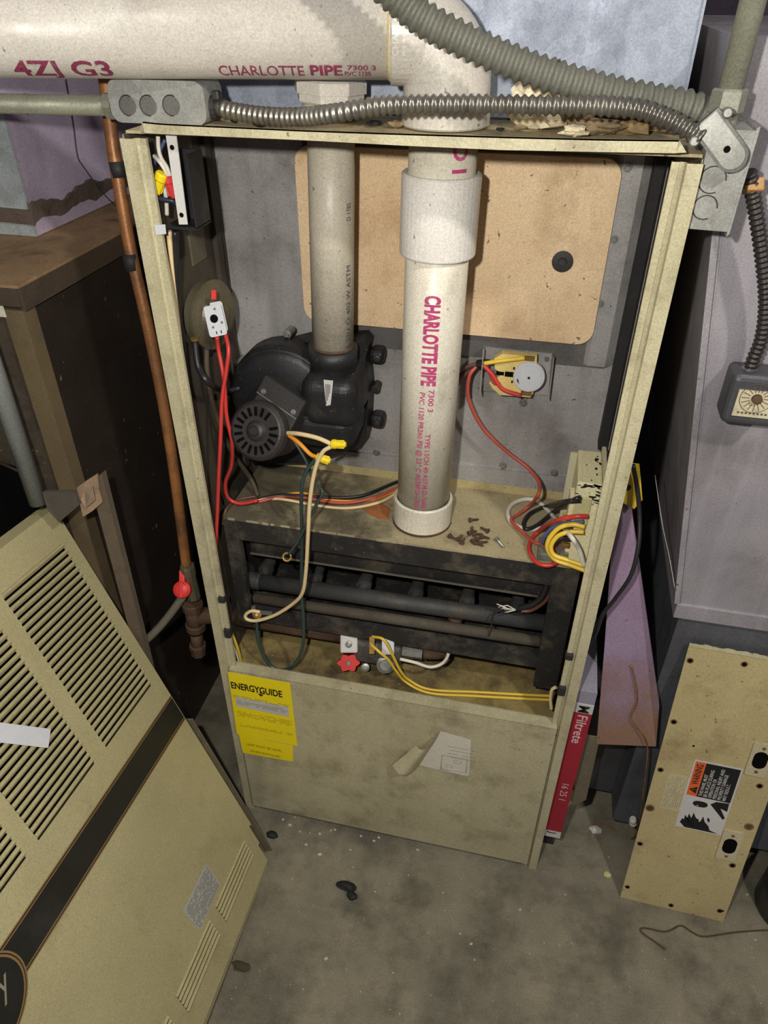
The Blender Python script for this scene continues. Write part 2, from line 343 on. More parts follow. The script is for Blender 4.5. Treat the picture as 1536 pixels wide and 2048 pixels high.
# ================================================================== FURNACE
FUR = thing('furnace', 'opened beige gas furnace cabinet with its front removed, standing on the concrete', 'furnace', (W/2, 0.36, 0))
for x in (0.0, W-0.002):
    m = MB(); i, o_ = (0, 1) if x > 0 else (1, 0)
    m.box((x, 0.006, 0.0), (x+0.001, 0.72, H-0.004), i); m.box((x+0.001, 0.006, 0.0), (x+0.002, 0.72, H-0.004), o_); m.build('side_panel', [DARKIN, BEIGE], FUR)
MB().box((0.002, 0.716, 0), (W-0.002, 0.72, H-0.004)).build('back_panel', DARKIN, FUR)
MB().box((0.0, 0.014, H-0.004), (W, 0.72, H-0.001)).build('top_panel', mat('dusty_top', (186, 172, 134), (160, 144, 108), (90, 74, 54), 0.85, amt=0.3, dsc=24, speck=(60, 46, 34), spk=0.3, spsc=120, bump=0.4), FUR)
def post(sgn, x0):
    X = lambda t: x0+sgn*t
    pr = [(0, 0.03), (0, -0.002), (0.0150, -0.002), (0.0165, 0.004), (0.0205, 0.006), (0.0215, 0.004), (0.0288, 0.004), (0.0288, 0.009), (0.0275, 0.009), (0.0275, 0.0055), (0.0225, 0.0055), (0.0205, 0.0075), (0.0155, 0.006), (0.0138, -0.0005), (0.0015, -0.0005), (0.0015, 0.03)]
    m = MB(); m.prism([(X(t), y, 0.0) for t, y in pr], (0, 0, 1.309)); p = m.build('corner_post', BEIGE, FUR)
    for z, h in ((0.605, 0.012), (0.522, 0.02)):
        x = X(0.031); MB().box((min(x, x-sgn*0.012), -0.001, z), (max(x, x-sgn*0.012), 0.012, z+h), 0, 0.002).build('clip', CHARC, p)
    return p
post(1, 0.0); post(-1, W)
# folded rail across the top, slightly bowed
def lerp_tab(tab, x):
    for (x0, y0_), (x1, y1_) in zip(tab, tab[1:]):
        if x <= x1: return y0_+(y1_-y0_)*(x-x0)/(x1-x0)
    return tab[-1][1]
tt = [(p.x, p.z) for p in (PY(*q, -0.010) for q in ((285, 243), (320, 247), (600, 260), (800, 267), (1000, 273), (1200, 278), (1358, 280)))]
tb = [(p.x, p.z) for p in (PY(*q, -0.010) for q in ((285, 266), (320, 268), (600, 280), (800, 291), (1000, 300), (1200, 304), (1372, 307)))]
m = MB(); n = 40; xa, xb = tt[0][0], tt[-1][0]
for i in range(n):
    a = xa+(xb-xa)*i/n; b = xa+(xb-xa)*(i+1)/n
    ta_, tb_, ba_, bb_ = lerp_tab(tt, a), lerp_tab(tt, b), lerp_tab(tb, a), lerp_tab(tb, b)
    m.hexa([(a, -0.010, ba_), (b, -0.010, bb_), (b, -0.0085, bb_), (a, -0.0085, ba_)], [(a, -0.010, ta_), (b, -0.010, tb_), (b, -0.0085, tb_), (a, -0.0085, ta_)])
    m.hexa([(a, -0.010, ta_-0.0015), (b, -0.010, tb_-0.0015), (b, 0.02, H-0.002), (a, 0.02, H-0.002)], [(a, -0.010, ta_), (b, -0.010, tb_), (b, 0.02, H), (a, 0.02, H)])
zb_, zt_ = tb[-1][1], tt[-1][1]; m.hexa([(xb, -0.010, zb_), (xb+0.010, -0.005, zb_), (xb+0.010, 0.0, zb_), (xb, -0.0085, zb_)], [(xb, -0.010, zt_), (xb+0.002, -0.005, zt_-0.002), (xb+0.002, 0, zt_-0.002), (xb, -0.0085, zt_)])
zb_, zt_ = tb[0][1], tt[0][1]; m.hexa([(xa-0.010, -0.004, zb_), (xa, -0.010, zb_), (xa, -0.0085, zb_), (xa-0.010, 0.0, zb_)], [(xa-0.003, -0.004, zt_-0.002), (xa, -0.010, zt_), (xa, -0.0085, zt_), (xa-0.003, 0.0, zt_-0.002)])
m.build('top_rail', BEIGE, FUR)
# vestibule wall with its flanges
MB().box((0.002, YV, 0.742), (W-0.002, YV+0.003, H-0.004)).build('vestibule_panel', GREYP, FUR)
MB().box((0.03, YV-0.006, 0.750), (W-0.012, YV, 0.786)).build('lower_flange', GREYP, FUR)
MB().box((0.03, YV-0.007, 0.742), (W-0.012, YV-0.0005, 0.757)).build('tan_strip', TANPAN, FUR)
MB().prism([(0.563, YV-0.012, 0.99), (0.588, YV-0.012, 0.99), (0.600, YV-0.001, 0.99), (0.552, YV-0.001, 0.99)], (0, 0, 0.30)).build('side_flange', GREYP, FUR)
MB().box((0.600, YV-0.030, 0.86), (0.612, YV-0.001, H-0.01)).build('side_channel', mat('black_gap', (30, 28, 28), rough=0.8), FUR)
MB().box((0.135, YV-0.006, 0.985), (0.588, YV-0.0005, 1.285)).build('shield_frame', mat('frame_grey', (112, 110, 110), (96, 92, 90), (58, 54, 48), 0.5, 0.3, amt=0.3), FUR)
# tan insulation board with rounded corners and a chipped rim
bl, tr_ = PY(612, 648, 0.222), PY(1240, 322, 0.222)
pts = []
for (u, v) in rrect(0.436, 0.248, 0.022, 5): pts.append((0.127+u, 0.222, 1.024+v-0.010*(u/0.436)*0))
MB().prism(pts, (0, 0.012, 0)).build('insulation_board', TAN, FUR, label='tan insulation board behind the white pipes')
def screw(P, a, r=0.005, parent=FUR, name='screw', mt=STEEL, h=0.004):
    m = MB(); m.lathe(P, a, [(0, r*1.35), (h*0.3, r*1.35), (h*0.32, r*0.9), (h, r*0.8)], 12, 0, False); return m.build(name, mt, parent)
for x, y in ((1005, 930), (1108, 945), (752, 905), (1255, 335), (1228, 478), (1200, 607)): screw(PY(x, y, YV-0.013), (0, -1, 0), 0.0042)
ws = PY(1125, 523, 0.221); MB().lathe(ws, (0, -1, 0), [(0, 0.0145), (0.0015, 0.0145), (0.002, 0.006), (0.005, 0.005)], 20, 0, False).build('washer', MOTOR, FUR)
# inside left: folded ribs
MB().box((0.002, 0.195, 0.75), (0.009, 0.212, H-0.005)).build('corner_rib', DARKIN, FUR)
MB().box((0.002, 0.120, 1.13), (0.005, 0.165, H-0.005)).build('stiffener', mat('dull_olive', (92, 86, 70), rough=0.6), FUR)
# burner shelf and burner box
ZS = 0.742
MB().box((0.022, 0.058, ZS-0.003), (0.594, YV, ZS)).build('burner_shelf', SHELF, FUR)
re_ = random.Random(8); x = 0.03; LIP = mat('worn_lip_paint', (168, 158, 126), (120, 110, 86), rough=0.8)
while x < 0.585:
    L_ = re_.uniform(0.006, 0.03); t = re_.uniform(0.0008, 0.0022)
    if re_.random() < 0.72: MB().box((x, 0.0572, ZS-0.001-t), (min(x+L_, 0.59), 0.0592, ZS+0.0006)).build('worn_lip', LIP, FUR)
    x += L_+re_.uniform(0.001, 0.012)
rp = [PZ(x, y, ZS+0.0006) for x, y in ((725, 1008), (760, 1003), (782, 1018), (776, 1040), (752, 1036), (735, 1026))]
MB().poly(rp).build('rust_stain', RUSTP, FUR)
BBX = MB()
BBX.box((0.022, 0.058, 0.700), (0.594, 0.062, ZS-0.003)); BBX.box((0.022, 0.056, 0.505), (0.046, 0.068, ZS-0.003)); BBX.box((0.556, 0.056, 0.470), (0.594, 0.070, ZS-0.003))
BBX.box((0.046, 0.056, 0.517), (0.556, 0.075, 0.540)); BBX.box((0.022, 0.068, 0.505), (0.594, YV, 0.512))
BBX.box((0.022, 0.068, 0.505), (0.026, YV, 0.70)); BBX.box((0.590, 0.068, 0.505), (0.594, YV, 0.70)); BBX.box((0.022, YV-0.004, 0.505), (0.594, YV, 0.70))
BB = BBX.build('burner_box', SOOT, FUR, label='soot-blackened burner box frame')
m = MB(); m.box((0.046, 0.094, 0.648), (0.548, 0.097, ZS-0.003)); m.box((0.046, 0.090, 0.645), (0.548, 0.0965, 0.6485)); m.build('baffle', SOOT, FUR)
MB().box((0.046, 0.0885, 0.6445), (0.548, 0.0898, 0.6480)).build('bright_edge', mat('worn_edge', (128, 122, 112), rough=0.4, metal=0.5), FUR)
m = MB(); m.tube([(0.03, 0.104, 0.569), (0.575, 0.104, 0.577)], 0.0148, 18); m.lathe((0.030, 0.104, 0.569), (1, 0, 0.015), [(-0.004, 0.016), (0.02, 0.016), (0.022, 0.0148)], 18, 0, False)
MAN = m.build('gas_manifold', IRON, FUR)
m = MB(); m.tube([(0.046, 0.082, 0.548), (0.556, 0.082, 0.554)], 0.010, 10); m.build('lower_rail', mat('dusty_rail', (92, 84, 70), (70, 62, 52), (44, 40, 36), 0.8, amt=0.3), FUR)
for x in (0.055, 0.149, 0.240, 0.334, 0.425, 0.512):
    m = MB(); m.lathe((x, 0.110, 0.578), (0, 1, 0.08), [(0, 0.009), (0.012, 0.009), (0.012, 0.0135), (0.024, 0.0135), (0.024, 0.011), (0.04, 0.011)], 14, 0, False)
    b = m.build('burner_orifice', IRON, FUR)
    arc = [(x+0.020*math.cos(t), 0.152, 0.592+0.022*math.sin(t)) for t in [PI*i/10 for i in range(11)]]
    MB().tube(arc, 0.0035, 8).build('burner_mouth', SOOT, b)
# compartment behind and below
MB().box((0.002, YV-0.002, 0.420), (W-0.002, YV+0.004, 0.742)).build('burner_back_plate', mat('sooty_back', (52, 44, 36), (38, 32, 27), (78, 62, 40), 0.9, amt=0.3), FUR)
MB().box((0.002, 0.004, 0.414), (W-0.002, YV+0.004, 0.420)).build('blower_deck', DECK, FUR)
# lower front door with stickers
m = MB(); m.box((0.020, -0.006, 0.020), (0.602, -0.004, 0.446)); m.box((0.020, -0.006, 0.444), (0.602, 0.016, 0.4462)); m.box((0.020, -0.0045, 0.014), (0.0215, 0.012, 0.446)); m.box((0.6005, -0.0045, 0.014), (0.602, 0.012, 0.446))
m.box((0.020, 0.0155, 0.428), (0.602, 0.0168, 0.4462))
DOOR = m.build('blower_door', BEIGE, FUR)
YD = -0.0064
def on_door(x, y): return PY(x, y, YD)
def quad_sheet(pts, y0, t=0.0004): return MB().prism([(p[0], y0, p[2]) for p in pts], (0, -t, 0))
eg = quad_sheet([on_door(*p) for p in ((456, 1344), (580, 1366), (595, 1492), (474, 1468))], YD)
e0 = on_door(466, 1380); e1 = on_door(573, 1383)
put_text(eg, 'ENERGYGUIDE', (e0.x-0.002, YD-0.0006, on_door(464, 1366).z-0.0135), (1, 0, 0), (0, 0, 1), 0.0245, 1, width=0.099, bold=0.03)
ex = on_door(521, 1385); eg.poly([(ex.x-0.001, YD-0.0006, ex.z+0.006), (ex.x-0.001, YD-0.0006, ex.z-0.004), (ex.x-0.006, YD-0.0006, ex.z-0.004), (ex.x, YD-0.0006, ex.z-0.011), (ex.x+0.006, YD-0.0006, ex.z-0.004), (ex.x+0.001, YD-0.0006, ex.z-0.004), (ex.x+0.001, YD-0.0006, ex.z+0.006)], 1)
wl = [on_door(*p) for p in ((470, 1392), (577, 1413), (579, 1434), (473, 1412))]
eg.poly([(p.x, YD-0.0006, p.z) for p in wl], 2)
rnd = random.Random(3)
def dashes(mb, x0, x1, z, h, mm, y, fill=0.75):
    x = x0
    while x < x1:
        wd = rnd.uniform(0.0015, 0.006)
        if rnd.random() < fill: mb.add([(x, y, z), (min(x+wd, x1), y, z), (min(x+wd, x1), y, z+h), (x, y, z+h)], [(0, 1, 2, 3)], mm)
        x += wd+0.0009
for (xa, ya, xb, n, mm, mg) in ((466, 1388, 577, 2, 3, 0), (474, 1399, 572, 3, 4, 0), (474, 1420, 582, 4, 3, 0), (480, 1446, 585, 2, 3, 0)):
    a = on_door(xa, ya); b = on_door(xb, ya)
    for i in range(n): dashes(eg, a.x, b.x-0.004*(i == n-1), a.z-0.0042*i-0.003, 0.0014, mm, YD-0.0007)
eg.build('energy_label', [YELP, INK, WSTICK, FAINTY, FAINT], DOOR, label='yellow EnergyGuide label')
lv = quad_sheet([on_door(*p) for p in ((478, 1469), (586, 1492), (586, 1523), (486, 1505))], YD)
put_text(lv, 'UNIT MUST BE LEVEL', (on_door(492, 1482).x, YD-0.0006, on_door(492, 1484).z-0.009), (1, 0, 0), (0, 0, 1), 0.0098, 1, width=0.074)
put_text(lv, 'WHEN INSTALLED', (on_door(500, 1498).x, YD-0.0006, on_door(500, 1498).z-0.0085), (1, 0, 0), (0, 0, 1), 0.0098, 1, width=0.063)
lv.build('level_label', [YELP, flat('olive_print', (96, 84, 20), 0.8)], DOOR, label='small yellow label asking for the unit to be level')
# torn white label, its left half peeling forward
m = MB(); tl = [on_door(*p) for p in ((880, 1462), (942, 1480), (938, 1553), (838, 1530))]
m.prism([(p.x, YD, p.z) for p in tl], (0, -0.0004, 0))
for i in range(4):
    a = on_door(895, 1492+i*7); dashes(m, a.x, a.x+0.05, a.z, 0.0012, 1, YD-0.0006)
fr = [on_door(*p) for p in ((884, 1510), (935, 1518), (932, 1545), (882, 1538))]
for i in range(4):
    a, b = fr[i], fr[(i+1) % 4]; m.tube([(a.x, YD-0.0005, a.z), (b.x, YD-0.0005, b.z)], 0.0005, 4, 1)
for (x, y, r) in ((898, 1532, 0.006), (915, 1524, 0.007)):
    c = on_door(x, y); m.tube([(c.x+r*math.cos(t), YD-0.0005, c.z+r*0.7*math.sin(t)) for t in [2*PI*i/12 for i in range(13)]], 0.0004, 4, 1)
cu = []
A, B = on_door(882, 1460), on_door(838, 1531); D = on_door(788, 1520)
for i in range(8):
    t = i/7; out = -0.030*math.sin(t*PI*0.85); e = A.lerp(B, 0.0); P1 = A.lerp(on_door(836, 1478), t); P2 = B.lerp(D, t)
    cu.append((V((P1.x, YD+out-0.0006, P1.z)), V((P2.x, YD+out*0.8-0.0006, P2.z-0.004*math.sin(t*PI)))))
vs = [p for c in cu for p in c]; fs = [(2*i, 2*i+1, 2*i+3, 2*i+2) for i in range(7)]
m.add(vs, fs, 2, True); m.add([v+V((0, -0.0005, 0)) for v in vs], [f[::-1] for f in fs], 2, True)
m.build('torn_label', [WHITEP, flat('label_print', (140, 132, 122), 0.8), mat('label_back', (206, 198, 164), (186, 176, 140), (140, 126, 92), 0.8, amt=0.2)], DOOR, label='torn white label peeling away from the door')
# ================================================================== WHITE PIPES
RP, RC, RH = 0.0412, 0.0490, 0.0468
PB = V((0.340, 0.125, ZS)); PT = V((0.3485, 0.125, 1.36)); ax = (PT-PB).normalized()
VP = thing('vent_pipe', 'wide white plastic vent pipe rising from the burner shelf to an elbow, lettered in pink', 'pipe', PB)
at = lambda z: PB+ax*((z-PB.z)/ax.z)
MB().tube([at(ZS+0.004), at(1.30)], RP, 40).build('riser', PVC, VP)
MB().lathe(at(ZS+0.0004), ax, [(0, RH-0.002), (0.002, RH), (0.046, RH), (0.048, RH-0.002), (0.048, RP+0.0015), (0.044, RP)], 40, 0, False).build('bottom_socket', PVC, VP)
MB().lathe(at(ZS+0.0004), ax, [(0.0, RH+0.0012), (0.003, RH+0.0008), (0.0045, RH-0.001)], 40, 0, True).build('rust_ring', RUSTI, VP)
MB().lathe(at(1.170), ax, [(0, RC-0.001), (0.002, RC), (0.094, RC), (0.096, RC-0.002), (0.096, RP+0.001), (0.09, RP)], 44, 0, False).build('coupling', mat('white_coupling', (226, 222, 214), (212, 206, 196), (170, 160, 140), 0.35, amt=0.12, dsc=12, speck=(90, 80, 66), spk=0.1, bump=0.03), VP)
# elbow and level pipe to the left
ZH = 1.4075; RHH = 0.0515; ER = 0.050
hd = V((-1, -0.2, 0)).normalized()
arc = [V((PT.x, PT.y, ZH-ER+ER*math.sin(t)))+hd*(ER*(1-math.cos(t))) for t in [PI/2*i/14 for i in range(15)]]
MB().tube([V((PT.x, PT.y, 1.3245))]+arc, RHH-0.002, 40, 0, False).build('elbow', PVCH, VP)
MB().lathe((PT.x, PT.y, 1.3165), (0, 0, 1), [(0, RP), (0, RHH-0.002), (0.002, RHH), (0.022, RHH), (0.024, RHH-0.002)], 40, 0, False).build('elbow_lower_hub', PVCH, VP)
hp = V((PT.x, PT.y, ZH))+hd*ER
hub = MB().lathe(hp, hd, [(-0.024, RHH-0.002), (-0.022, RHH), (0.012, RHH), (0.014, RHH-0.0015), (0.014, RP)], 40, 0, False)
for body, x, y, hgt in (('CHARLOTTE', 797, 112, 0.0095), ('PIPE & FDRY', 812, 112, 0.006)):
    s, nn = cylhit(x, y, hp, hd, RHH)
    tmp = MB(); vs, f_ = text2d(body, hgt)
    for i, (tx, ty) in enumerate(vs):
        th = tx/RHH; tang = hd.cross(nn); nd = nn*math.cos(th)+tang*math.sin(th)*(1 if tang.z > 0 else -1)
        tmp.v.append(hp+hd*(s+ty)+nd*(RHH+0.0012))
    tmp.f = f_; tmp.m = [1]*len(f_); tmp.sm = [False]*len(f_); hub.merge(tmp)
hub.build('elbow_hub', [PVCH, mat('raised_pvc_lettering', (240, 236, 226), rough=0.4)], VP)
lev = MB().tube([hp+hd*0.004, hp+hd*1.20], 0.0457, 40).build('level_pipe', PVCH, VP)
MB().lathe(hp, hd, [(0.0135, RP+0.0040), (0.0135, RP+0.0072), (0.0155, RP+0.0055), (0.017, RP+0.0046)], 40, 0, True).build('glue_bead', mat('amber_glue', (222, 208, 160), (206, 190, 138), rough=0.4), VP)
RL = 0.0457
def level_text(body, x0, x1, yb, yt, mt, bold=0.0, **kw):
    s0, nn = cylhit(x0, yb, hp, hd, RL); s1, _ = cylhit(x1, yb, hp, hd, RL); _, n2 = cylhit(x0, yt, hp, hd, RL); m = MB()
    put_text_cyl(m, body, hp, hd, RL, s0, nn, -1, nn.angle(n2)*RL/0.69, 0, width=abs(s1-s0), bold=bold, **kw)
    return m.build('lettering', mt, lev)
level_text('4ZJ G3', 36, 230, 149, 121, MAGD, 0.025)
level_text('CHARLOTTE', 441, 610, 149, 130, MAGD, 0.01); level_text('PIPE', 622, 686, 149, 130, MAGD, 0.035)
level_text('7300 3', 695, 752, 139, 130, MAGD, 0.02); level_text('PVC 1120', 690, 742, 150, 142, MAGD, 0.02)
def riser_text(body, xa, ya, yb, size, mt=MAG, bold=0.0):
    s0, nn = cylhit(xa, ya, PB, ax, RP); s1, _ = cylhit(xa, yb, PB, ax, RP); m = MB()
    put_text_cyl(m, body, PB, ax, RP, s0, nn, -1, size, 0, width=abs(s1-s0), bold=bold)
    return m.build('lettering', mt, [c for c in VP.children if c.name.startswith('riser')][0])
riser_text('CHARLOTTE PIPE', 852, 590, 772, 0.0270, MAG, 0.045)
riser_text('7300 3', 858, 780, 824, 0.0105, MAG, 0.015); riser_text('TYPE I SCH 40 ASTM D-2665 D', 851, 868, 1028, 0.0100, MAG, 0.015)
riser_text('PVC 1120 PR260 PSI @ 23° C ASTM D-1785 D', 840, 784, 1028, 0.0105, MAG, 0.015)
m = MB(); s0, nn = cylhit(905, 340, PB, ax, RP); put_text_cyl(m, 'D I', PB, ax, RP, s0+0.028, nn, -1, 0.026, 0, bold=0.03)
m.build('lettering', MAG, [c for c in VP.children if c.name.startswith('riser')][0])
# narrower intake pipe
IB = V((0.193, 0.150, 1.012)); IT = V((0.205, 0.150, 1.40)); ia = (IT-IB).normalized()
IP = thing('intake_pipe', 'narrower dusty white plastic pipe running down into the black blower', 'pipe', IB)
ipm = MB().tube([IB+ia*0.004, IB+ia*0.332], 0.0302, 32).build('pipe', PVC2, IP)
MB().lathe(IB+ia*0.306, ia, [(0, 0.033), (0.001, 0.0345), (0.016, 0.0345)], 32, 0, False).build('socket', PVC2, IP)
MB().lathe(IB+ia*0.322, ia, [(0, 0.040), (0.002, 0.042), (0.010, 0.042), (0.0105, 0.045), (0.023, 0.045), (0.025, 0.042)], 8, 0, False).build('bushing', PVCH, IP)
MB().lathe(IB+ia*0.0, ia, [(0.003, 0.0306), (0.008, 0.0309), (0.010, 0.0302)], 32, 0, True).build('rust_ring', RUSTI, IP)
def intake_text(body, x, ya, yb, size):
    s0, nn = cylhit(x, ya, IB, ia, 0.0302); s1, _ = cylhit(x, yb, IB, ia, 0.0302); m = MB()
    put_text_cyl(m, body, IB, ia, 0.0302, s0, nn, 1, size, 0, width=abs(s1-s0)); m.build('lettering', NAVY, ipm)
intake_text('IAR 22U \u25c7 402 W ASTM', 699, 710, 530, 0.0105); intake_text('D 1785', 700, 440, 405, 0.010)
# ================================================================== DRAFT BLOWER
IND = thing('draft_blower', 'black moulded draft blower with a round vented motor, bolted under the narrow pipe', 'blower', PY(610, 880, 0.2))
body = [PY(x, y, YV-0.012) for x, y in ((478, 722), (500, 700), (560, 680), (620, 664), (738, 660), (748, 672), (742, 700), (748, 760), (744, 850), (728, 872), (690, 884), (640, 905), (520, 905), (478, 880), (468, 800))]
body = [V((max(p.x, 0.012), p.y, p.z)) for p in body]
MB().prism(body, (0, -0.038, 0)).build('back_housing', BLACKP, IND)
sc = PY(566, 800, 0.15); sc.y = 0.195; sc.x = max(sc.x, 0.106)
m = MB(); m.lathe(sc, (0, -1, 0), [(0, 0.088), (0.035, 0.088), (0.048, 0.083), (0.055, 0.074), (0.056, 0.03)], 40); m.build('scroll', BLACKP, IND)
MB().tube([V((sc.x+0.080*math.cos(t), sc.y-0.042, sc.z+0.080*math.sin(t))) for t in [2*PI*i/40 for i in range(41)]], 0.007, 10).build('scroll_rim', BLACKP, IND)
nk = IB.copy(); m = MB(); m.lathe(nk+ia*0.006, -ia, [(0, 0.0312), (0.0, 0.0365), (0.022, 0.0365), (0.024, 0.034), (0.05, 0.036), (0.07, 0.040)], 28, 0, True); m.build('outlet_collar', BLACKP, IND)
m = MB(); m.box((0.152, 0.098, 0.905), (0.238, 0.205, 0.985), 0, 0.022, 7); m.box((0.130, 0.105, 0.86), (0.232, 0.205, 0.925), 0, 0.026, 7); m.build('discharge_box', BLACKP, IND)
MB().box((0.135, 0.1015, 0.918), (0.222, 0.106, 0.9225)).build('seam_ridge', MOTOR, IND)
for x, y in ((755, 715), (750, 778), (755, 845), (592, 698), (500, 840), (478, 727), (640, 742), (575, 668), (712, 855), (697, 877), (725, 868)):
    P = PY(x, y, YV-0.03 if x > 700 else YV-0.05); m = MB()
    if x in (755,): m.box(P+V((-0.014, -0.003, -0.012)), P+V((0.010, 0.028, 0.012)), 0, 0.008, 3); m.lathe(P+V((0, -0.003, 0)), (0, -1, 0), [(0, 0.006), (0.003, 0.006), (0.004, 0.003)], 10, 1, False)
    else: m.lathe(P+V((0, 0.02, 0)), (0, -1, 0), [(0, 0.0065), (0.022, 0.0065), (0.0225, 0.004), (0.026, 0.0035)], 12, 1, False)
    m.build('bolt', [BLACKP, MOTOR if x > 700 else STEEL], IND)
pl = [PY(x, y, 0.094) for x, y in ((641, 762), (660, 764), (655, 812), (646, 814))]
m = MB(); yl = 0.0955
m.prism([(p.x+0.004, yl+0.002, p.z+0.001) for p in pl], (0, -0.0012, 0))
for k in range(4):
    a = pl[0].lerp(pl[3], 0.12); b = pl[0].lerp(pl[3], 0.9); x = a.x+0.0065+0.002*k; m.add([(x, yl+0.0006, a.z), (x+0.0009, yl+0.0006, a.z), (x+0.0009-0.001, yl+0.0006, b.z+0.006*k), (x-0.001, yl+0.0006, b.z+0.006*k)], [(0, 1, 2, 3)], 1)
m.build('rating_sticker', [WSTICK, INK], IND, label='slim white rating sticker')
# motor: boxy shield turned on edge plus round slotted end bell
ma = V((-0.10, -0.90, 0.42)).normalized(); mc = PY(512, 862, 0.052)
mu = V((math.cos(math.radians(-28)), 0, math.sin(math.radians(-28)))); mu = (mu-ma*mu.dot(ma)).normalized(); mw = ma.cross(mu).normalized()
mw = mw if mw.z > 0 else -mw
MOT = MB().lathe(mc-ma*0.070, ma, [(0, 0.043), (0.052, 0.043), (0.053, 0.0455), (0.060, 0.0455), (0.066, 0.0440), (0.070, 0.040), (0.071, 0.0375), (0.0695, 0.016), (0.074, 0.012), (0.0755, 0.008), (0.079, 0.006)], 40, 0, False).build('motor', MOTOR, IND, label='round dark motor with radial vent slots')
for k in range(18):
    t = 2*PI*k/18
    if 0.15 < (t/(2*PI)+0.02) % 1 < 0.2: continue
    rd = mu*math.cos(t)+mw*math.sin(t); tg = ma.cross(rd)
    MB().obox(mc+ma*0.0008+rd*0.0290, rd, tg, ma, (0.0065, 0.0022, 0.0008)).build('vent_slot', VOID, MOT)
m = MB(); c0 = mc-ma*0.050+mw*0.040; m.obox(c0, mu, mw, ma, (0.037, 0.033, 0.026), 0, 0.003); m.obox(c0+mw*0.018+ma*0.0265, mu, mw, ma, (0.037, 0.014, 0.001), 0); m.obox(c0+mw*0.0035+ma*0.0268, mu, mw, ma, (0.037, 0.0008, 0.0012), 1)
SH = m.build('motor_shield', [MOTOR, STEEL], IND)
for k in (-1, 1): screw(c0+mw*0.010+ma*0.027+mu*(0.028*k), ma, 0.003, SH, 'screw', STEEL, 0.004)
# ================================================================== WIRES AND SMALL FITTINGS IN THE FURNACE
def wire(name, pts, r, mt, label, group=None, cat='wire', k=8, n=8, term=None):
    m = MB().tube(smooth_path(pts, k), r, n)
    mats = [mt]
    if term == 'ring':
        e = V(pts[-1]); d = (V(pts[-1])-V(pts[-2])).normalized(); c = e+d*0.008
        u, w_ = RT, UP
        m.tube([c+u*(0.0065*math.cos(t))+w_*(0.0065*math.sin(t)) for t in [2*PI*i/16 for i in range(17)]], 0.0022, 6, 1); mats.append(BRASS)
    return m.build(name, mats, None, label, cat, group)
def Yp(Y, *pp): return [PY(x, y, Y) for x, y in pp]
def Yv(*pp): return [PY(x, y, Y) for x, y, Y in pp]
def zp0(x, y): return PZ(x, y, ZS+0.006)
# pressure switch on the left wall
PS = V((0.0145, 0.112, 1.066)); PSW = thing('pressure_switch', 'round steel pressure switch with a white contact plate on the inner left wall', 'switch', PS)
MB().lathe(PS, (1, -0.22, 0.02), [(0, 0.046), (0.012, 0.046), (0.013, 0.049), (0.017, 0.049), (0.018, 0.044), (0.022, 0.034), (0.026, 0.032), (0.027, 0.020), (0.031, 0.018), (0.032, 0.010)], 48, 0, False).build('diaphragm_can', mat('yellowed_zinc', (132, 124, 100), (112, 106, 86), (80, 72, 58), 0.35, 0.6, amt=0.2), PSW)
pn = V((0.70, -0.64, 0.30)).normalized(); pu = pn.cross(V((0.03, 0, 1))).normalized(); pu = -pu if pu.dot(RT) < 0 else pu; pw = pn.cross(pu).normalized(); pw = pw if pw.z > 0 else -pw
pc = PX(433, 641, 0.048)
m = MB(); m.prism([pc+pu*(u-0.0145)+pw*(v-0.021) for u, v in rrect(0.026, 0.042, 0.004)], -pn*0.002); PLT = m.build('contact_plate', GRYPL, PSW)
m = MB(); m.prism([pc-pn*0.010+pu*(u-0.0085)+pw*(v-0.018) for u, v in rrect(0.026, 0.042, 0.004)], -pn*0.002); m.build('contact_plate', GRYPL, PSW)
MB().obox(pc-pn*0.007+pu*0.002, pu, pw, pn, (0.010, 0.017, 0.0028)).build('switch_block', BLACKP, PSW)
MB().lathe(pc+pu*-0.003+pw*0.003, pn, [(0, 0.0058), (0.001, 0.0055)], 20, 0, False).build('black_button', VOID, PLT)
for u, v in ((0.001, 0.0155), (-0.007, -0.008), (0.007, -0.004)): MB().lathe(pc+pu*u+pw*v, pn, [(0, 0.002), (0.0012, 0.0014)], 10, 0, False).build('rivet', STEEL, PLT)
for u in (-0.004, 0.003): MB().obox(pc+pu*u-pw*0.016+pn*0.0004, pu, pw, pn, (0.0007, 0.002, 0.0003)).build('mark', INK, PLT)
MB().obox(PX(428, 590, 0.053), RT, UP, FW, (0.003, 0.006, 0.002)).build('red_tag', KNOB, PSW)
for x, y in ((389, 676), (413, 674)): MB().lathe(PX(x, y, 0.020), (0, 0, -1), [(0, 0.006), (0.003, 0.006), (0.003, 0.004), (0.014, 0.0035)], 10, 0, False).build('hose_barb', BRASS, PSW)
def hose(pts, r, mt, label): return MB().tube(smooth_path(pts, 8), r, 10).build('hose', mt, None, label, 'hose')
hose([PX(389, 682, 0.020), PX(397, 735, 0.03), PX(420, 768, 0.045)]+Yv((450, 781, 0.125), (480, 776, 0.14)), 0.0042, BLK, 'black rubber hose sagging from the pressure switch to the blower')
hose([PX(413, 684, 0.02), PX(415, 750, 0.022)]+Yv((432, 830, 0.095), (462, 900, 0.115), (500, 955, 0.135))+[zp0(516, 992)], 0.0040, mat('grimy_hose', (74, 64, 50), rough=0.7), 'grimy brown hose dropping from the pressure switch behind the motor')
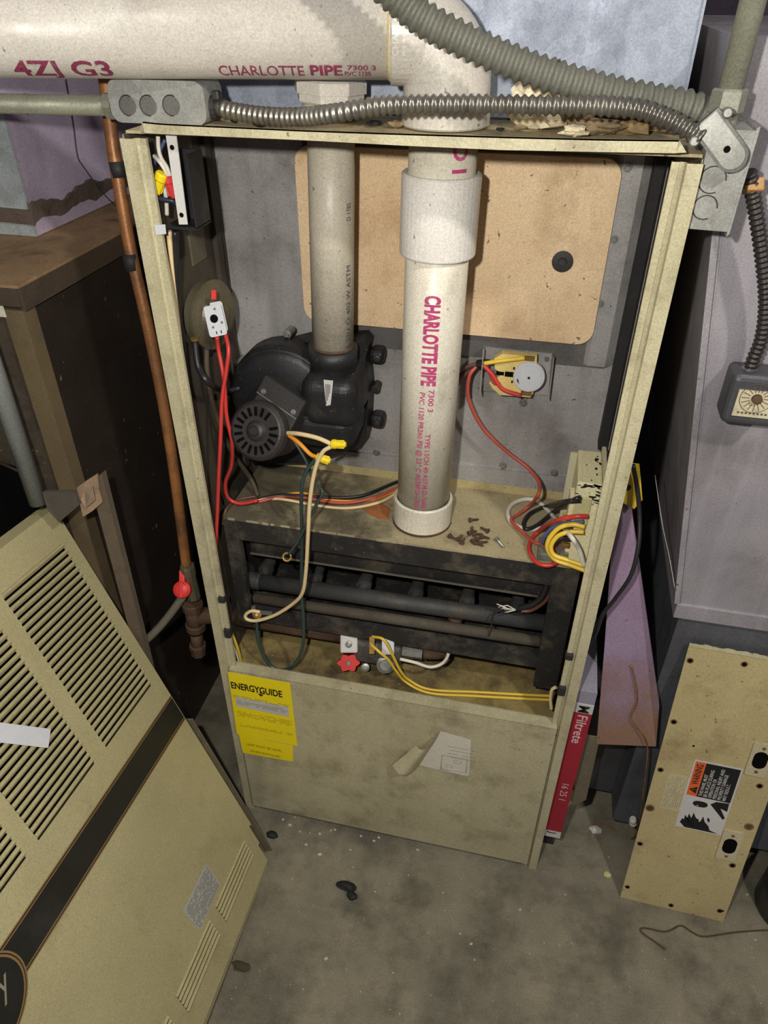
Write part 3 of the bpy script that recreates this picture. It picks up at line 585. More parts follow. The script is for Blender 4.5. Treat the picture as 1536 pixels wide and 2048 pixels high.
# red switch wires
q1 = pc-pw*0.022-pu*0.004-pn*0.002; q2 = pc-pw*0.018+pu*0.011-pn*0.008
wire('wire', [q1]+Yv((437, 700, 0.075), (448, 760, 0.065), (453, 830, 0.06), (464, 885, 0.06), (463, 930, 0.07), (451, 965, 0.08), (456, 995, 0.088), (480, 1007, 0.09), (515, 1001, 0.095)), 0.0030, RED, 'red wire from the contact plate curling onto the burner shelf')
wire('wire', [q2]+Yv((457, 700, 0.07), (452, 745, 0.062), (444, 800, 0.055), (441, 880, 0.045), (437, 960, 0.040), (434, 1040, 0.035), (430, 1105, 0.03), (427, 1125, 0.03)), 0.0030, RED, 'red wire from the contact plate dropping straight past the shelf end')
# wires along the shelf to the right
def zp(x, y, dz=0.004):
    P = PZ(x, y, ZS+dz); P.y = min(P.y, 0.222); return P
wire('wire', [zp(515, 1001), zp(560, 998), zp(640, 1012, 0.003), zp(700, 1016, 0.003), zp(760, 1004, 0.004), zp(800, 982, 0.005), zp(840, 960)], 0.0026, CREAM, 'cream wire lying along the shelf behind the wide pipe')
wire('wire', [zp(515, 1004), zp(580, 992, 0.006), zp(680, 1006, 0.006), zp(750, 995, 0.007), zp(800, 974, 0.008), zp(840, 955)], 0.0027, DRED, 'faded red wire lying along the shelf behind the wide pipe')
wire('wire', [zp(515, 998), zp(570, 990, 0.008), zp(640, 994, 0.008), zp(720, 992, 0.009), zp(800, 962, 0.009), zp(840, 948)], 0.0028, BLK, 'black wire lying along the shelf behind the wide pipe')
wire('wire', [zp(520, 1000), zp(600, 986, 0.004), zp(660, 1000, 0.004), zp(740, 1000, 0.004), zp(800, 978, 0.005)], 0.0024, ORA, 'orange wire lying along the shelf behind the wide pipe')
wire('wire', [zp(446, 1050, -0.02), zp(452, 1020), zp(475, 1000), zp(515, 992)], 0.0026, BRN, 'brown wire curling over the left end of the shelf')
# motor leads and wire nuts
def nut(a, b, r, mt, label, name='wire_nut'):
    d = (b-a); L = d.length; m = MB(); m.lathe(a, d, [(0, r*0.8), (L*0.06, r), (L*0.30, r*1.02), (L*0.36, r*0.86), (L*0.9, r*0.68), (L, r*0.5)], 12, 0, False)
    u, w_ = basis(d)
    for k in range(6):
        t = 2*PI*k/6; rd = u*math.cos(t)+w_*math.sin(t); m.obox(a+d*0.62+rd*(r*0.74), d.normalized(), rd, d.normalized().cross(rd), (L*0.26, r*0.12, r*0.12))
    return m.build(name, mt, None, label, 'connector')
n1a, n1b = PY(663, 888, 0.035), PY(692, 889, 0.035); n2a, n2b = PY(633, 914, 0.035), PY(661, 922, 0.035)
nut(n1a, n1b, 0.0068, NUTY, 'yellow twist connector joining two cream wires in front of the blower')
nut(n2a, n2b, 0.0068, NUTY, 'yellow twist connector joining the orange and dark wires below the blower')
mo = PY(574, 866, 0.06)
wire('wire', [mo, PY(600, 868, 0.045), PY(635, 876, 0.038), n1a], 0.0034, CREAM, 'short cream lead from the motor to the upper yellow connector')
wire('wire', [mo+V((0.002, 0, -0.003)), PY(598, 886, 0.045), PY(620, 908, 0.038), n2a], 0.0032, ORA, 'short orange lead from the motor to the lower yellow connector')
wire('wire', [n1a+V((0, -0.002, -0.003))]+Yv((645, 905, 0.03), (630, 940, 0.028), (620, 1000, 0.026), (616, 1070, 0.024), (612, 1140, 0.024), (605, 1185, 0.026), (585, 1208, 0.032), (550, 1230, 0.036), (515, 1241, 0.038), (495, 1239, 0.038), (491, 1230, 0.04), (503, 1222, 0.042), (520, 1224, 0.044)), 0.0032, CREAM, 'long cream wire hanging past the shelf into a loop at the burner frame')
wire('wire', [n2a+V((0, 0, -0.002))]+Yv((612, 944, 0.034), (603, 985, 0.032), (604, 1080, 0.040), (603, 1180, 0.040), (607, 1240, 0.036), (606, 1290, 0.030), (592, 1325, 0.026), (568, 1340, 0.026), (540, 1330, 0.028), (518, 1290, 0.034), (513, 1240, 0.044)), 0.0030, TEAL, 'dark wire hanging from the lower connector in a deep loop over the deck')
wire('wire', [mo+V((0.003, 0.004, -0.006))]+Yv((610, 918, 0.05), (628, 962, 0.045), (645, 984, 0.035), (632, 1010, 0.032), (610, 1055, 0.03), (594, 1085, 0.03), (578, 1108, 0.03)), 0.0022, TEAL, 'thin dark ground wire ending in a brass ring terminal', term='ring')
# ignition cluster at the lower left of the burner frame
m = MB(); c = PY(515, 1228, 0.048); m.lathe(c, (0.2, -0.6, 0.5), [(0, 0.008), (0.006, 0.008), (0.007, 0.004), (0.014, 0.003)], 10, 1, False); m.obox(c+V((0.016, 0, 0.006)), V((1, 0, 0.1)).normalized(), V((0, 1, 0)), V((-0.1, 0, 1)).normalized(), (0.012, 0.003, 0.002)); m.obox(c+V((-0.006, 0, 0.008)), V((1, 0, 0)), V((0, 1, 0)), V((0, 0, 1)), (0.003, 0.003, 0.008))
m.build('igniter_fitting', [STEEL, BRASS], None, 'small brass and steel fitting on the lower burner rail', 'fitting')
# limit switch
LQ = lambda x, y, d=0.0: PY(x, y, 0.205-d)
LS = thing('limit_switch', 'cream and silver limit switch on a grey bracket right of the wide pipe', 'switch', PY(1035, 800, YV))
m = MB(); a, b, c, d_ = [PY(x, y, YV-0.0065) for x, y in ((968, 692), (1105, 706), (1100, 790), (962, 780))]
m.prism([a, b, c, d_], (0, -0.003, 0)); m.prism([PY(968, 692, YV-0.005), PY(962, 780, YV-0.005), PY(959, 790, YV-0.045), PY(966, 698, YV-0.045)], (0.0015, 0, 0)); m.prism([PY(1105, 706, YV-0.005), PY(1100, 795, YV-0.005), PY(1098, 800, YV-0.030), PY(1109, 714, YV-0.030)], (-0.0015, 0, 0))
BRK = m.build('bracket', GREYP, LS)
for x, y in ((1094, 717), (1046, 805)): screw(PY(x, y, YV-0.008), (0, -1, 0), 0.0045, BRK)
out = [(988, 718), (1004, 708), (1030, 710), (1052, 713), (1074, 714), (1073, 732), (1062, 748), (1068, 782), (1061, 795), (1030, 792), (1000, 790), (984, 776), (978, 765), (1006, 748), (990, 738)]
m = MB().prism([LQ(x, y) for x, y in out], (0, 0.014, 0)); BOD = m.build('body', CREAMP, LS)
dc = LQ(1058, 754, 0.002); MB().lathe(dc+V((0, 0.006, 0)), (0, -1, 0.1), [(0, 0.0235), (0.008, 0.0235), (0.0095, 0.0220), (0.0095, 0.0195), (0.0105, 0.0190), (0.0107, 0.003)], 32, 0, False).build('dial', GRYPL, LS, label='round silver dial')
for k in range(5):
    t = math.radians(200+k*26); MB().obox(dc+V((0.0165*math.cos(t), -0.0050, 0.0165*math.sin(t))), V((-math.sin(t), 0, math.cos(t))), V((0, 1, 0)), V((math.cos(t), 0, math.sin(t))), (0.0030, 0.0006, 0.0009)).build('dial_slot', VOID, LS)
MB().lathe(dc+V((0, -0.0045, 0.0005)), (0, -1, 0.1), [(0, 0.0022), (0.001, 0.0018)], 10).build('dial_pin', INK, LS)
for x, y, u, v in ((1000, 747, 0.006, 0.0028), (1019, 749, 0.007, 0.004), (1028, 737, 0.0012, 0.002), (1024, 764, 0.0012, 0.002)): MB().box(LQ(x, y, 0.0008)+V((-u, 0, -v)), LQ(x, y, 0.0008)+V((u, 0.002, v))).build('body_slot', VOID, LS)
for x, y in ((1058, 718), (1052, 788)): MB().box(LQ(x, y, 0.004)+V((-0.008, 0, -0.003)), LQ(x, y, 0.004)+V((0.008, 0.004, 0.003))).build('terminal', BRASS, LS)
MB().lathe(PY(952, 728, YV-0.03), (1, 0, 0), [(0, 0.006), (0.012, 0.009), (0.02, 0.009)], 12, 0, False).build('grommet', BLACKP, LS)
wire('wire', [PY(968, 727, 0.20), LQ(1000, 722, 0.006), LQ(1050, 716, 0.007)], 0.0034, YEL, 'yellow wire across the top of the cream limit switch')
wire('wire', [PY(968, 732, 0.20), LQ(985, 750, 0.006), LQ(1005, 778, 0.008), LQ(1042, 791, 0.007)], 0.0034, RED, 'red wire across the lower side of the cream limit switch')
wire('wire', [PY(966, 730, 0.20), LQ(980, 745, 0.003), LQ(988, 765, 0.004), LQ(1000, 768, 0.003)], 0.0030, DRED, 'short faded red wire tucked into the limit switch')
wire('wire', Yv((952, 733, 0.20), (938, 755, 0.195), (938, 800, 0.20), (965, 855, 0.205), (1010, 900, 0.205), (1055, 935, 0.195), (1078, 965, 0.17), (1076, 990, 0.14))+[zp(1060, 1010, 0.02), zp(1035, 1030, 0.006), zp(1022, 1040, 0.006), zp(1040, 1060, 0.008), zp(1070, 1085, 0.01), zp(1100, 1092, 0.016)], 0.0030, DRED, 'long faded red wire drooping from the limit switch onto the shelf')
for k, (dy, mt) in enumerate(((-6, BRN), (0, BLK), (7, BRN))):
    wire('wire', Yv((952, 730+dy*0.4, 0.20), (930, 742+dy, 0.20), (905, 768+dy*2, 0.205), (870, 800+dy*2, 0.205)), 0.0028, mt, ('uppermost brown wire of three running from the limit switch behind the wide pipe', 'black middle wire of three running from the limit switch behind the wide pipe', 'lowest brown wire of three running from the limit switch behind the wide pipe')[k])
# control module on the right wall
CM = thing('control_module', 'ivory ignition control module with soot marks on the inner right wall', 'module', (0.59, 0.1, 0.73))
m = MB(); m.box((0.566, 0.058, 0.7435), (0.600, 0.150, 0.892), 0, 0.003); CB = m.build('housing', IVORY, CM)
m = MB(); m.box((0.600, 0.050, 0.7435), (0.606, 0.160, 0.895)); m.box((0.556, 0.150, 0.7435), (0.600, 0.153, 0.885)); m.build('mounting_plate', mat('pale_strip', (196, 190, 160), rough=0.6), CM)
MB().box((0.5665, 0.055, 0.820), (0.590, 0.060, 0.870), 0, 0.002).build('plug_block', mat('ivory_plug', (196, 190, 140), rough=0.5), CM)
MB().box((0.560, 0.056, 0.828), (0.568, 0.092, 0.862), 0, 0.002).build('plug_block', IVORY, CM)
sm = MB(); rn = random.Random(5)
for i in range(34):
    x = 0.567+rn.random()**0.6*0.031; z = 0.891-rn.random()**1.6*0.032; a = rn.uniform(0.0008, 0.0035); t = rn.uniform(-0.4, 0.4)
    sm.add([(x+a*1.8*math.cos(k*PI/3)*(1+0.3*math.sin(k*3+i)), 0.0576, z+a*0.6*math.sin(k*PI/3)+a*t*math.cos(k*PI/3)) for k in range(6)], [(0, 1, 2, 3, 4, 5)])
for i in range(12):
    x = 0.578+rn.random()*0.020; y = 0.060+rn.random()*0.085; a = rn.uniform(0.0006, 0.0026)
    sm.add([(x+a*math.cos(k*PI/3), y+a*1.6*math.sin(k*PI/3)*(1+0.3*math.sin(k*3+i)), 0.8924) for k in range(6)], [(0, 1, 2, 3, 4, 5)])
sm.build('soot_marks', INK, CB)
for z, mt in ((0.812, RUSTI), (0.795, BLK), (0.783, BRASS), (0.765, STEEL), (0.752, STEEL)): MB().box((0.560, 0.053, z-0.004), (0.572, 0.062, z+0.004), 0, 0.001).build('spade_terminal', mt, CM)
MP = lambda x, y, Y=0.05: PY(x, y, Y)
wire('wire', [MP(1176, 1033), MP(1150, 1033, 0.046), MP(1110, 1042, 0.06)]+[zp(1078, 1062, 0.012), zp(1060, 1085, 0.004), zp(1060, 1105, 0.004), zp(1072, 1124, 0.006), zp(1095, 1131, 0.008), zp(1118, 1122, 0.01), zp(1130, 1100, 0.014), zp(1136, 1080, 0.016)], 0.0034, RED, 'red wire looping from the control module over the shelf edge')
wire('wire', [MP(1170, 1054, 0.048), MP(1145, 1049, 0.05), MP(1118, 1056, 0.05), MP(1098, 1078, 0.048), MP(1096, 1100, 0.045), MP(1112, 1120, 0.04), MP(1140, 1130, 0.035), MP(1172, 1142, 0.03)], 0.0036, YEL, 'yellow wire looping out of the control module')
wire('wire', [MP(1168, 1064, 0.045), MP(1140, 1064, 0.045), MP(1116, 1072, 0.044), MP(1102, 1092, 0.042), MP(1108, 1110, 0.04), MP(1135, 1120, 0.036), MP(1172, 1133, 0.03)], 0.0036, YEL, 'second yellow wire looping out of the control module, nested inside the first')
wire('wire', [MP(1168, 1043, 0.052), MP(1130, 1046, 0.058), MP(1105, 1056, 0.062), MP(1090, 1072, 0.06), MP(1085, 1086, 0.062)], 0.0030, BLU, 'blue wire bending down from the control module')
wire('wire', [MP(1162, 1001, 0.050), MP(1130, 1003, 0.060)]+[zp(1095, 1012, 0.012), zp(1062, 1026, 0.008), zp(1048, 1045, 0.006), zp(1052, 1058, 0.005), zp(1075, 1050, 0.008), zp(1110, 1022, 0.02), MP(1146, 1001, 0.052), MP(1162, 994, 0.048)], 0.0036, BLK, 'black wire looped on the shelf beside the control module')
wire('wire', [MP(1168, 1132, 0.030), MP(1158, 1098, 0.034), MP(1138, 1068, 0.040), zp(1108, 1034, 0.016), zp(1080, 1006, 0.004), zp(1055, 998, 0.004), zp(1028, 1006, 0.004), zp(1016, 1024, 0.004), zp(1024, 1046, 0.004), zp(1055, 1058, 0.003), zp(1085, 1056, 0.003)], 0.0036, WHI, 'white wire making a wide loop on the shelf')
wire('wire', [MP(1165, 1026, 0.056), MP(1145, 1022, 0.07), MP(1128, 1030, 0.085)], 0.0022, YEL, 'thin yellow wire hooked at the control module')
RB = MB(); a = zp(1108, 1118, 0); RB.box((0.528, 0.062, ZS), (0.572, 0.105, ZS+0.014), 0, 0.002); RB.lathe((0.548, 0.078, ZS+0.013), (0, -0.2, 1), [(0, 0.0085), (0.004, 0.0085), (0.005, 0.004)], 14, 1, False)
RB.build('rollout_switch', [mat('grey_block', (110, 108, 98), rough=0.6), DRED], None, 'small grey rollout switch with a red button on the shelf corner', 'switch')
# gas line and valve
GV = thing('gas_valve', 'grey gas valve with a red knob, on the brown pipe under the burners', 'valve', PY(740, 1340, 0.06))
gy = 0.07
def G(x, y, d=0.0): return PY(x, y, gy-d)
m = MB(); a, b = G(716, 1346), G(800, 1262); m.box((a.x-0.006, gy-0.012, 0.452), (b.x+0.004, gy+0.036, 0.502), 0, 0.006); m.box((G(690, 1300).x, gy-0.002, 0.462), (a.x, gy+0.030, 0.500), 0, 0.005); m.build('valve_body', mat('grey_casting', (112, 108, 102), (90, 86, 82), (60, 56, 52), 0.5, 0.4, amt=0.3, dsc=30), GV)
k0 = G(698, 1287, 0.016); m = MB(); m.obox(k0, RT, UP, FW, (0.0155, 0.0165, 0.004), 0, 0.003); m.lathe(k0-FW*0.003, -FW, [(0, 0.0058), (0.006, 0.0058), (0.007, 0.003)], 14, 1, False); m.build('regulator_cap', [WSTICK, STEEL], GV)
k1 = G(697, 1326, 0.022); m = MB(); pr = []
for i in range(24):
    t = 2*PI*i/24; r = 0.0165*(1+0.16*math.cos(6*t)); pr.append(k1+RT*(r*1.1*math.cos(t))+UP*(r*0.9*math.sin(t)))
m.prism(pr, FW*0.014); m.lathe(k1, -FW, [(0, 0.0045), (0.004, 0.004)], 12, 1, False); m.build('red_knob', [KNOB, STEEL], GV, label='red gas shut-off knob')
m = MB(); m.lathe(G(731, 1333, 0.012), -FW, [(0, 0.0075), (0.010, 0.0075), (0.011, 0.0035)], 14, 0, False); m.build('test_port', STEEL, GV)
m = MB(); m.lathe(G(771, 1328, 0.012), -FW, [(0, 0.016), (0.006, 0.016), (0.008, 0.010), (0.012, 0.0095)], 20, 0, False); m.build('solenoid_cap', STEEL, GV)
m = MB(); m.obox(G(744, 1290, 0.02), RT, UP, FW, (0.005, 0.015, 0.006), 0, 0.001); m.build('terminal_block', BRASS, GV)
m = MB(); m.obox(G(776, 1288, 0.014), RT, UP, FW, (0.011, 0.018, 0.006), 0, 0.002); m.build('coil_cover', GRYPL, GV)
g0 = G(800, 1306); m = MB(); m.lathe(V((g0.x, gy+0.01, 0.483)), (1, 0, 0), [(0, 0.010), (0.004, 0.010), (0.004, 0.0155), (0.024, 0.0155), (0.024, 0.0145), (0.040, 0.0145)], 6, 0, False); m.build('union_nut', STEEL, GV)
xr = g0.x+0.040; m = MB(); m.tube(smooth_path([(xr, gy+0.01, 0.483), (xr+0.028, gy+0.016, 0.484), (xr+0.046, gy+0.030, 0.490), (xr+0.050, 0.107, 0.512), (xr+0.050, 0.1075, 0.558)], 6), 0.0125, 16); m.build('riser_elbow', RUSTI, GV)
xl = G(690, 1285).x; m = MB(); m.tube([(-0.02, gy+0.015, 0.484), (xl+0.004, gy+0.015, 0.486)], 0.0135, 16); m.build('supply_pipe', RUSTI, GV)
for dx, dy in ((0, 0), (-9, 8)):
    wire('wire', [G(744+dx*0.2, 1273+dy*2, 0.030), G(768+dx, 1280+dy*3, 0.040), G(786+dx, 1312+dy, 0.036), G(800+dx, 1340, 0.028), G(818+dx*0.6, 1360+dy*0.6, 0.02), PZ(860, 1379+dy*0.9, 0.424), PZ(950, 1384+dy, 0.424), PZ(1040, 1389+dy, 0.424), PZ(1104, 1392+dy, 0.424)], 0.0026, YEL, 'upper yellow wire of the pair from the gas valve along the deck' if dx == 0 else 'lower yellow wire of the pair from the gas valve, nearer the lower door')
wire('wire', [G(800, 1318, 0.02), G(830, 1325, 0.02), G(860, 1334, 0.018), G(884, 1327, 0.012), G(896, 1310, 0.010), G(894, 1298, 0.008)], 0.0030, WHI, 'white tube curving from the gas valve toward the manifold', cat='tube')
for k, (mt, dx) in enumerate(((YEL, 0), (WHI, -8))):
    wire('wire', Yv((447+dx*0.3, 1238, 0.03), (464+dx, 1268, 0.03), (476+dx*0.8, 1300, 0.032), (483+dx*0.3, 1328, 0.036)), 0.0028, mt, ('yellow' if k == 0 else 'white')+' wire entering behind the left post above the lower door')
wire('wire', Yv((1112, 1374, 0.02), (1104, 1380, 0.02), (1101, 1398, 0.02), (1103, 1418, 0.02)), 0.0030, CREAM, 'cream wire bent around the inner edge of the right post')
wire('cable', Yv((1092, 1135, 0.075), (1095, 1165, 0.078), (1085, 1192, 0.08), (1066, 1208, 0.082), (1040, 1216, 0.084)), 0.0050, BLK, 'black igniter cable bending across the burner opening', cat='cable')
wire('cable', Yv((1102, 1138, 0.08), (1104, 1172, 0.08), (1092, 1200, 0.084), (1064, 1220, 0.086), (1042, 1222, 0.086)), 0.0034, BRN, 'brown igniter lead beneath the black cable', cat='cable')
nt_ = MB(); c = PY(1012, 1217, 0.082)
for i in range(6):
    t = i*1.1; nt_.tube([c+V((0.016, 0, 0)), c+V((0.004*math.cos(t), 0.004*math.sin(t*2), 0.005*math.sin(t))), c+V((-0.016+0.003*i, 0.003*math.sin(t), 0.007*math.cos(t*1.7)))], 0.0010, 5)
nt_.build('frayed_tie', WHI, None, 'frayed white tie end on the burner manifold', 'tie')
wire('wire', Yv((1005, 1218, 0.08), (985, 1232, 0.08), (983, 1255, 0.075), (978, 1272, 0.07)), 0.0012, MOTOR, 'thin dark wire hanging from the white tie over the manifold')
# screws lying on the shelf
scr = [(948, 1043, 20), (968, 1062, 150), (906, 1079, -30), (920, 1078, 70), (926, 1084, 80), (945, 1068, 40), (955, 1072, 10), (960, 1080, 25), (970, 1078, -15), (950, 1082, 60), (966, 1088, 20), (958, 1092, -20), (944, 1062, 100), (1000, 1090, -55)]
def loose_screw(P, ang, L=0.017):
    d = V((math.cos(ang), math.sin(ang), 0)); P = P+V((0, 0, 0.0035)); m = MB()
    prof = [(0, 0.0042), (0.0012, 0.0046), (0.0020, 0.0046), (0.0021, 0.0030), (0.0055, 0.0030), (0.0056, 0.0019)]
    z = 0.006
    while z < L-0.003: prof += [(z, 0.0017), (z+0.0006, 0.0023)]; z += 0.0012
    prof += [(L, 0.0002)]; m.lathe(P-d*(L/2), d, prof, 8, 0, False); return m
for i, (x, y, a) in enumerate(scr):
    lst = i == len(scr)-1
    loose_screw(zp(x, y, 0.0), math.radians(a), 0.024 if lst else 0.017).build('loose_screw', STEEL if lst else RUSTI, None, 'longer bright screw lying by itself on the burner shelf' if lst else 'rusty sheet metal screw lying loose on the burner shelf', 'screw', None if lst else 'rusty screws on the burner shelf')
# wiring compartment in the top left corner
WB = thing('wiring_box', 'open wiring compartment with a white edge strip in the top left of the furnace', 'box', PY(335, 460, 0.02))
bx0, bx1 = 0.031, 0.066
zt, zb = 1.292, PY(350, 448, 0.012).z
sl = [PY(x, y, 0.010) for x, y in ((331, 268), (352, 268), (375, 449), (358, 449))]
m = MB(); m.prism(sl, (0, 0.0015, 0)); ST = m.build('edge_strip', WSTICK, WB)
for x, y in ((344, 295), (363, 430)): MB().lathe(PY(x, y, 0.0095), (0, -1, 0), [(0, 0.0028), (0.0004, 0.0027)], 12).build('strip_hole', VOID, ST)
m = MB(); m.box((0.0305, 0.05, zb-0.004), (bx1, 0.053, zt)); m.box((0.0305, 0.012, zb-0.006), (bx1+0.006, 0.052, zb-0.003)); m.box((bx1+0.004, 0.012, zb-0.004), (bx1+0.006, 0.052, zt)); m.build('compartment', BLACKP, WB)
m = MB(); a = [PY(x, y, 0.002) for x, y in ((309, 450), (330, 449), (332, 468), (312, 470))]; m.prism(a, (0, 0.001, 0)); m.build('tab', GRYPL, WB)
nut(PY(325, 346, 0.022), PY(311, 388, 0.022), 0.0076, NUTY, 'large yellow twist connector in the top left wiring compartment')
nut(PY(336, 352, 0.026), PY(348, 396, 0.026), 0.0066, NUTR, 'red twist connector in the top left wiring compartment')
wire('wire', Yv((316, 272, 0.03), (317, 295, 0.03), (322, 315, 0.028), (334, 335, 0.026), (340, 352, 0.026)), 0.0025, WHI, 'white wire from above into the red connector')
wire('wire', Yv((308, 312, 0.034), (318, 322, 0.026), (328, 336, 0.024), (336, 352, 0.025)), 0.0026, WHI, 'short white wire bending into the red connector')
wire('wire', Yv((327, 372, 0.032), (331, 388, 0.032), (333, 405, 0.034), (334, 430, 0.034)), 0.0026, WHI, 'white wire passing below the yellow connector in the compartment')
wire('wire', Yv((306, 392, 0.024), (325, 399, 0.024), (345, 402, 0.026), (352, 410, 0.03)), 0.0030, flat('dark_blue_wire', (44, 46, 66), 0.4), 'dark blue wire across the wiring compartment')
wire('wire', Yv((308, 330, 0.04), (312, 318, 0.035), (318, 305, 0.035), (330, 280, 0.035)), 0.0022, BLU, 'bluish wire at the back of the wiring compartment')
wire('cable', Yv((338, 462, 0.030), (342, 520, 0.032), (350, 600, 0.034), (362, 690, 0.034), (374, 780, 0.032), (384, 850, 0.028)), 0.0035, CREAM, 'cream cable running down behind the left post', cat='cable')
wire('cable', Yv((350, 462, 0.034), (352, 520, 0.036), (354, 600, 0.038), (366, 700, 0.036), (380, 800, 0.032), (398, 900, 0.026)), 0.0042, BLK, 'black cable running down behind the left post beside the cream one', cat='cable')
# ================================================================== ON TOP OF THE FURNACE
# galvanised supply plenum, cross-broken front
y0 = 0.206; xl, xr, zt2 = 0.020, 0.617, 1.72; zc = 1.52
PL = thing('supply_plenum', 'galvanised sheet metal plenum standing on the furnace top behind the pipes', 'duct', (0.32, 0.43, H))
m = MB(); c = ((xl+xr)/2, y0-0.008, zc); q = [(xl, y0, H), (xr, y0, H), (xr, y0, zt2), (xl, y0, zt2)]
m.add(q+[c], [(0, 1, 4), (1, 2, 4), (2, 3, 4), (3, 0, 4)]); m.build('front_panel', GALV, PL)
m = MB(); m.hexa([(xl, y0+0.0005, H), (xr, y0+0.0005, H), (xr, 0.70, H), (xl, 0.70, H)], [(xl, y0+0.0005, zt2), (xr, y0+0.0005, zt2), (xr, 0.70, zt2), (xl, 0.70, zt2)]); m.build('casing', GALVD, PL)
m = MB(); m.box((xl, y0-0.010, H-0.0006), (xr, y0-0.0002, H+0.0008)); m.box((xr-0.002, y0-0.003, H), (xr+0.001, y0+0.03, zt2)); m.build('drive_cleat', GALV, PL)
screw(PY(1018, 246, y0-0.01), (0, -1, 0.3), 0.004, PL, 'screw', RUSTI, 0.005)
# steel box at the left, with level conduit
JB = thing('junction_box', 'round-cornered grey steel electrical box with three knockouts on the furnace corner', 'electrical box', (0.045, 0.03, H))
JY = 0.060; jx0, jx1 = PY(221, 215, JY).x, PY(411, 215, JY).x
jz0, jz1 = PY(290, 247, JY).z, 1.3605
m = MB(); pr = rrect(jx1-jx0, jz1-jz0, 0.012, 5); m.prism([(jx0+u, JY, jz0+v) for u, v in pr], (0, 0.050, 0)); JBX = m.build('box', GALVD, JB)
for x in (256, 297, 343):
    c = PY(x, 211, JY-0.0002); MB().lathe(c, (0, -1, 0), [(0, 0.0105), (0.0006, 0.0103)], 24, 0, False).build('knockout', mat('knockout_face', (126, 126, 120), (108, 108, 104), rough=0.5, metal=0.4), JBX)
    MB().tube([c+V((0.0105*math.cos(t), -0.0003, 0.0105*math.sin(t))) for t in [math.radians(60+i*12) for i in range(19)]], 0.0008, 5).build('knockout_rim', CHARC, JBX)
c = PY(414, 214, JY+0.02); m = MB(); m.lathe((jx1, JY+0.02, c.z), (1, 0, 0), [(-0.002, 0.013), (0.006, 0.013), (0.006, 0.010), (0.016, 0.010)], 14, 0, False); m.box((jx1+0.004, JY+0.01, c.z+0.008), (jx1+0.013, JY+0.02, c.z+0.018), 0, 0.002); m.build('conduit_clamp', MOTOR, JB)
jl = PY(222, 213, JY+0.01); m = MB(); m.lathe((jx0+0.002, JY+0.015, jl.z), (-1, 0, 0), [(0, 0.013), (0.004, 0.013), (0.004, 0.0155), (0.014, 0.0155), (0.015, 0.012)], 6, 0, False); m.build('conduit_nut', mat('pale_fitting', (156, 156, 140), rough=0.5, metal=0.4), JB)
m = MB(); m.tube([(jx0-0.008, JY+0.015, jl.z), (-0.60, JY-0.006, jl.z-0.004)], 0.0112, 20); m.lathe((-0.155, JY+0.012, jl.z-0.001), (-1, -0.04, 0), [(0, 0.0116), (0.006, 0.0116)], 20); m.build('level_conduit', mat('green_grey_conduit', (158, 158, 138), (140, 140, 122), (110, 106, 92), 0.5, 0.25, amt=0.2, streak=(180, 180, 160), stk=0.3, stdir=0), None, 'thin grey-green rigid conduit running level into the steel box', 'conduit')
# corrugated conduits
def flex(name, pts, r, amp, pitch, mt, label):
    P = resample(smooth_path(pts, 24), pitch/6); rs = [r+amp*math.sin(2*PI*i/6) for i in range(len(P))]
    return MB().tube(P, rs, 20).build(name, mt, None, label, 'conduit')
flex('flexible_conduit', [(jx1+0.012, JY+0.02, c.z)]+Yv((450, 219, 0.075), (520, 231, 0.062), (600, 234, 0.045), (680, 225, 0.02), (760, 212, 0.018), (850, 209, 0.016), (960, 209, 0.016), (1080, 211, 0.014), (1200, 212, 0.012), (1280, 219, 0.010), (1340, 240, 0.006), (1385, 264, 0.002), (1405, 278, 0.0)), 0.0086, 0.0014, 0.0076, FLEX, 'shiny thin armoured conduit crossing in front of the elbow')
flex('flexible_conduit', Yv((480, -420, 0.02), (600, -240, 0.02), (742, -58, 0.02), (800, 0, 0.02), (850, 40, 0.022), (930, 82, 0.024), (1020, 122, 0.028), (1120, 158, 0.032), (1220, 185, 0.038), (1310, 203, 0.044), (1380, 216, 0.05), (1430, 236, 0.055)), 0.0146, 0.0020, 0.0100, FLEXG, 'thick grey-green corrugated conduit sloping down to the right steel box')
# right junction box, connector and conduit
RJ = thing('junction_box', 'square galvanised electrical box fixed outside the right furnace post', 'electrical box', (0.655, 0.03, 1.235))
qd = [PY(x, y, 0.012) for x, y in ((1404, 268), (1513, 264), (1457, 462), (1372, 452))]
zt3, zb3 = 1.338, 1.246
m = MB(); pr = [(0.6235, zb3), (0.662, zb3-0.001), (0.664, zt3), (0.6235, zt3)]
m.prism([(x, 0.010, z) for x, z in pr], (0, 0.055, 0)); RJB = m.build('box', GALVD, RJ)
m = MB(); m.prism([(0.662, 0.0095, zb3-0.006), (0.6645, 0.0095, zb3-0.003), (0.6665, 0.0095, zt3+0.004), (0.6635, 0.0095, zt3+0.002)], (0, 0.058, 0)); m.build('cover_edge', GALVD, RJ)
for x, y, r in ((1425, 360, 0.0125), (1410, 415, 0.0115)):
    cc = PY(x, y, 0.0098); MB().tube([cc+V((r*math.cos(t), 0, r*math.sin(t))) for t in [2*PI*i/28 for i in range(24)]], 0.0006, 5).build('knockout_rim', MOTOR, RJB)
cn = PY(1446, 288, -0.004); an = V((0.72, -0.1, -0.68)).normalized(); bn = an.cross(V((0, -1, 0))).normalized(); nn = bn.cross(an).normalized(); nn = nn if nn.y < 0 else -nn
def cap2(L, r, k=10):
    return [(-L/2, -r), (L/2-r, -r)]+[(L/2-r+r*math.sin(t), -r*math.cos(t)) for t in [PI*i/k for i in range(1, k)]]+[(L/2-r, r), (-L/2, r)]
